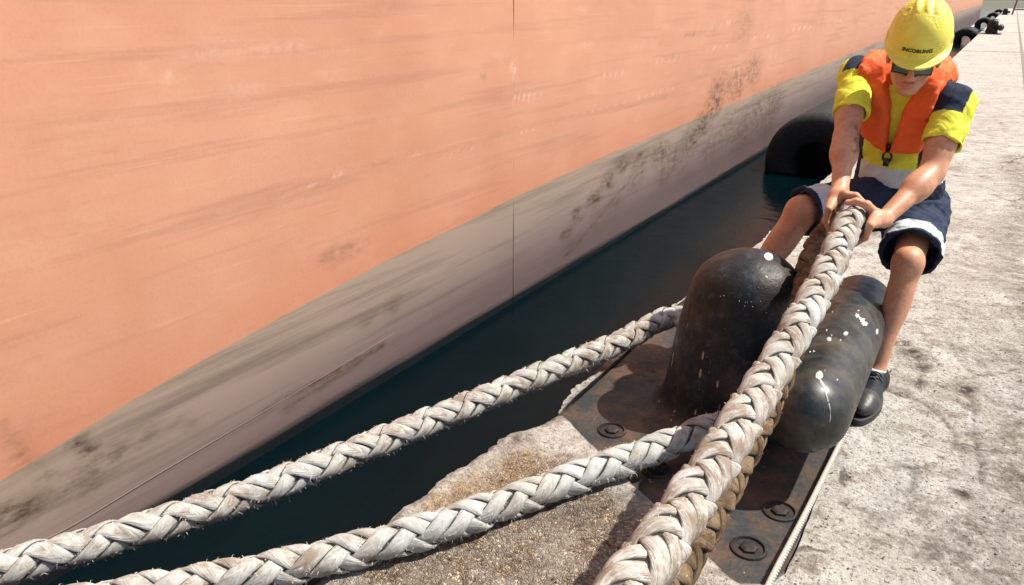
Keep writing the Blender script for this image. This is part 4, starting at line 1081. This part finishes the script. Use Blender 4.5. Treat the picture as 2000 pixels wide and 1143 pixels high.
def build_shoe(ank, heel, toe, up, name='shoe'):
    d = nrm(toe-heel); sdv = nrm(np.cross(up, d)); u2 = np.cross(d, sdv); R = np.stack([sdv, d, u2], 1); L = np.linalg.norm(toe-heel)
    def q(x, y, z): return heel+R@np.array([x, y*L, z])
    fl = Field(np.minimum(np.minimum(heel, toe), ank)-.12, np.maximum(np.maximum(heel, toe), ank)+.12, .0036)
    fl.add(ell(q(0, .16, .045), (.037, .055, .045), R)); fl.add(ell(q(.004, .68, .036), (.047, .10, .040), R), .04); fl.add(rc(q(0, .18, .06), q(.003, .70, .042), .040, .036), .03); fl.add(rc(q(0, .2, .05), ank+u2*.012, .042, .044), .03)
    pts = fl.all(); lc = (pts-heel)@R
    fl.f = np.maximum(fl.f, -(lc[..., 2])).astype(np.float32)
    fl.sub(rc(ank+u2*.004, ank+u2*.08, .036, .04))
    V, Q = fl.mesh(); me = np_mesh(name, V, Q); lc = (V-heel)@R
    cattr(me, 'col', np.where(((lc[:, 1]/L > .66) & (lc[:, 2] > .015))[:, None], np.array((.045, .043, .045)), BLK)); o = obj(name, me, M_SHOE, man)
    # sole
    outline = []
    for t in np.linspace(0, 2*math.pi, 40, endpoint=False):
        yy = .5-.54*math.cos(t); wdt = .041+.012*math.sin(min(max((yy-.2)/.7, 0), 1)*math.pi*.75); outline.append((wdt*math.sin(t)*(1.05), yy))
    V = [q(x, y, -.012) for x, y in outline]+[q(x, y, .013) for x, y in outline]; n = len(outline)
    Fc = [tuple(range(n)), tuple(range(n, 2*n))[::-1]]+[(i, n+i, n+(i+1) % n, (i+1) % n) for i in range(n)]
    me = mesh('sole', V, Fc, False); bevel(obj('sole', me, M_SOLE, o), .004)
    # laces: cords crossing the instep
    parts = []
    for i in range(5):
        yy = .30+.075*i; zz = .104-.012*i
        parts.append(tube(catmull([q(-.030, yy, zz-.022), q(-.012, yy+.02, zz), q(.012, yy+.05, zz-.002), q(.032, yy+.07, zz-.026)], 5), .0032, 6))
        parts.append(tube(catmull([q(.032, yy, zz-.022), q(.012, yy+.02, zz+.002), q(-.012, yy+.05, zz), q(-.032, yy+.07, zz-.026)], 5), .0032, 6))
    me = mesh('laces', *merge(parts)); obj('laces', me, M_LACE, o)
    # sock rim
    V, Fc = tube([ank+u2*.006+(nrm(LKN-LAN) if up is UPZ else u2)*z for z in (0, .010, .024, .034)], [.038, .041, .041, .0385], 24)
    me = mesh('sock', V, Fc); obj('sock', me, mat_plain('sock_white', (.78, .76, .74), .9), man)
M_SHOE = mat_cloth('shoe_leather', .35, .42); M_SOLE = mat_plain('shoe_sole', (.03, .03, .03), .7); M_LACE = mat_plain('shoe_lace', (.03, .032, .036), .6)
UPZ = np.array([0, 0, 1.0])
build_shoe(LAN-UPZ*.01, np.array([LAN[0]+.008, LAN[1]+.055, .014]), np.array([LAN[0]-.012, LAN[1]-.275, .014]), UPZ)
fu = nrm(np.array([.10, -.35, 1.0]))
build_shoe(RAN-fu*.01, RAN+np.array([0, .055, -.10]), RAN+np.array([.06, -.05, -.30]), nrm(np.array([.0, -1.0, .35])))

# helmet, hair, glasses
def build_helmet():
    lo, hi = HC-.25, HC+.25
    c = (0, -.010, .074); r = np.array([.099, .130, .124])
    fl = Field(lo, hi, .0030)
    fl.add(ell(hp(*c), r, HR), 0, .02)
    # ridge along the crown and two shallow side ridges
    for sx in (-.030, 0, .030):
        pth = [hp(sx, -.008+ (r[1]-.001)*math.sin(t)*math.sqrt(1-(sx/r[0])**2), c[2]+(r[2]-.001)*math.cos(t)*math.sqrt(1-(sx/r[0])**2)) for t in np.linspace(-.9, .55, 14)]
        for i in range(13): fl.add(rc(pth[i], pth[i+1], .0034, .0034), .010)
    pts = fl.all(); L = (pts-HC)@HR; x, y, z = L[..., 0], L[..., 1], L[..., 2]
    zr = .043-.022*np.clip(y/.15, 0, 1)          # rim drops a little towards the front
    f = np.maximum(fl.f, -(z-zr))
    # rim and peak: a thin flange, longer in front
    yy = y-.010; ry = np.where(yy > 0, .146, .134); flange = np.sqrt((x/.105)**2+(yy/ry)**2)
    k1 = (flange-1)*.12; th = np.abs(z-(zr+.004)+.25*np.clip(y-.09, 0, 1)*.6)-.0045
    fr_ = np.maximum(k1, th)
    f = smin(f, fr_, .014)
    # side slots: raised pads
    g = Field(lo, hi, .0030); 
    for sx in (-1, 1): g.add(rbox(hp(sx*.097, -.005, .066), (.012, .030, .034), .005, HR), 0)
    f = smin(f, g.f, .008)
    inner = ell(hp(*c), r-.0045, HR).f(pts)
    f = np.maximum(f, -inner)
    fl.f = f.astype(np.float32); V, Q = fl.mesh(); me = np_mesh('helmet', V, Q)
    m = NT('helmet_plastic'); v = m.coord(); n = m.noise(v, 18, 4)
    mt = m.done(m.mix(m.ramp(m.noise(v, 33, 7, .75), [(.55, 0.), (.72, .5)]), m.ramp(n, [(.3, (.68, .60, .07)), (.7, (.74, .67, .10))]), (.38, .33, .09)), m.ramp(m.noise(v, 26, 5), [(.35, .28), (.65, .52)]), m.bump(m.noise(v, 7, 2), .02, .002), spec=.5)
    o = soften(obj('helmet', me, mt, man), 7)
    # lettering
    cu = bpy.data.curves.new('lettering', 'FONT'); cu.body = 'INCOBLING'; cu.size = .0165; cu.align_x = 'CENTER'; cu.offset = .0006; cu.space_character = 1.02; cu.resolution_u = 3
    to = bpy.data.objects.new('lettering_curve', cu); COL.objects.link(to)
    bpy.context.view_layer.update(); dg = bpy.context.evaluated_depsgraph_get()
    tm = bpy.data.meshes.new_from_object(to.evaluated_get(dg)); bpy.data.objects.remove(to)
    for vtx in tm.vertices:
        x_, z_ = vtx.co.x, vtx.co.y+.058
        q = 1-(x_/r[0])**2-((z_-c[2])/r[2])**2; y_ = c[1]+r[1]*math.sqrt(max(q, 0.01))
        nn = nrm(np.array([x_/r[0]**2, (y_-c[1])/r[1]**2, (z_-c[2])/r[2]**2])); vtx.co = Vector(hp(x_+nn[0]*.0022, y_+nn[1]*.0022, z_+nn[2]*.0022))
    lt = obj('lettering', tm, mat_plain('lettering_green', (.012, .075, .02), .5, .2), o); lt.modifiers.new('thick', 'SOLIDIFY').thickness = .0008
    # hair below the helmet
    fl = Field(HC-.2, HC+.2, .004); fl.add(ell(hp(0, -.020, .025), (.0825, .100, .092), HR)); pts = fl.all(); L = (pts-HC)@HR
    fl.f = np.maximum(np.maximum(fl.f, L[..., 1]-.028-.10*np.clip(L[..., 2]-.03, 0, 1)), -(L[..., 2]+.055)).astype(np.float32)
    V, Q = fl.mesh(); me = np_mesh('hair', V, Q); obj('hair', me, mat_plain('hair_dark', (.035, .022, .015), .7, .6, 150, .6), man)
    # sunglasses
    gl = Field(HC-.2, HC+.2, .0022)
    def lens_at(sx):
        a = math.radians(16)*sx; R2 = HR@np.array([[math.cos(a), math.sin(a), 0], [-math.sin(a), math.cos(a), 0], [0, 0, 1]])
        return R2
    ln = []
    for sx in (-1, 1):
        gl.add(rbox(hp(sx*.034, .095, -.006), (.062, .0065, .044), .0032, lens_at(sx)), .002)
        gl.sub(rbox(hp(sx*.034, .098, -.006), (.054, .020, .035), .008, lens_at(sx)))
        ln.append(rbox(hp(sx*.034, .095, -.006), (.057, .0045, .038), .002, lens_at(sx)))
        gl.add(rc(hp(sx*.063, .083, .012), hp(sx*.082, -.02, .008), .0038, .0030), .002)
    gl.add(rc(hp(-.008, .099, .008), hp(.008, .099, .008), .0035), .002)
    V, Q = gl.mesh(); me = np_mesh('sunglasses', V, Q); so_ = obj('sunglasses', me, mat_plain('glasses_frame', (.008, .012, .012), .3, .1), man)
    m = NT('glasses_lens'); lm = m.done((.010, .05, .035), .06, None, spec=.9)
    for p in ln:
        g = Field(p.lo-.01, p.hi+.01, .002); g.add(p); V, Q = g.mesh(); me = np_mesh('lens', V, Q); obj('lens', me, lm, so_)
build_helmet()
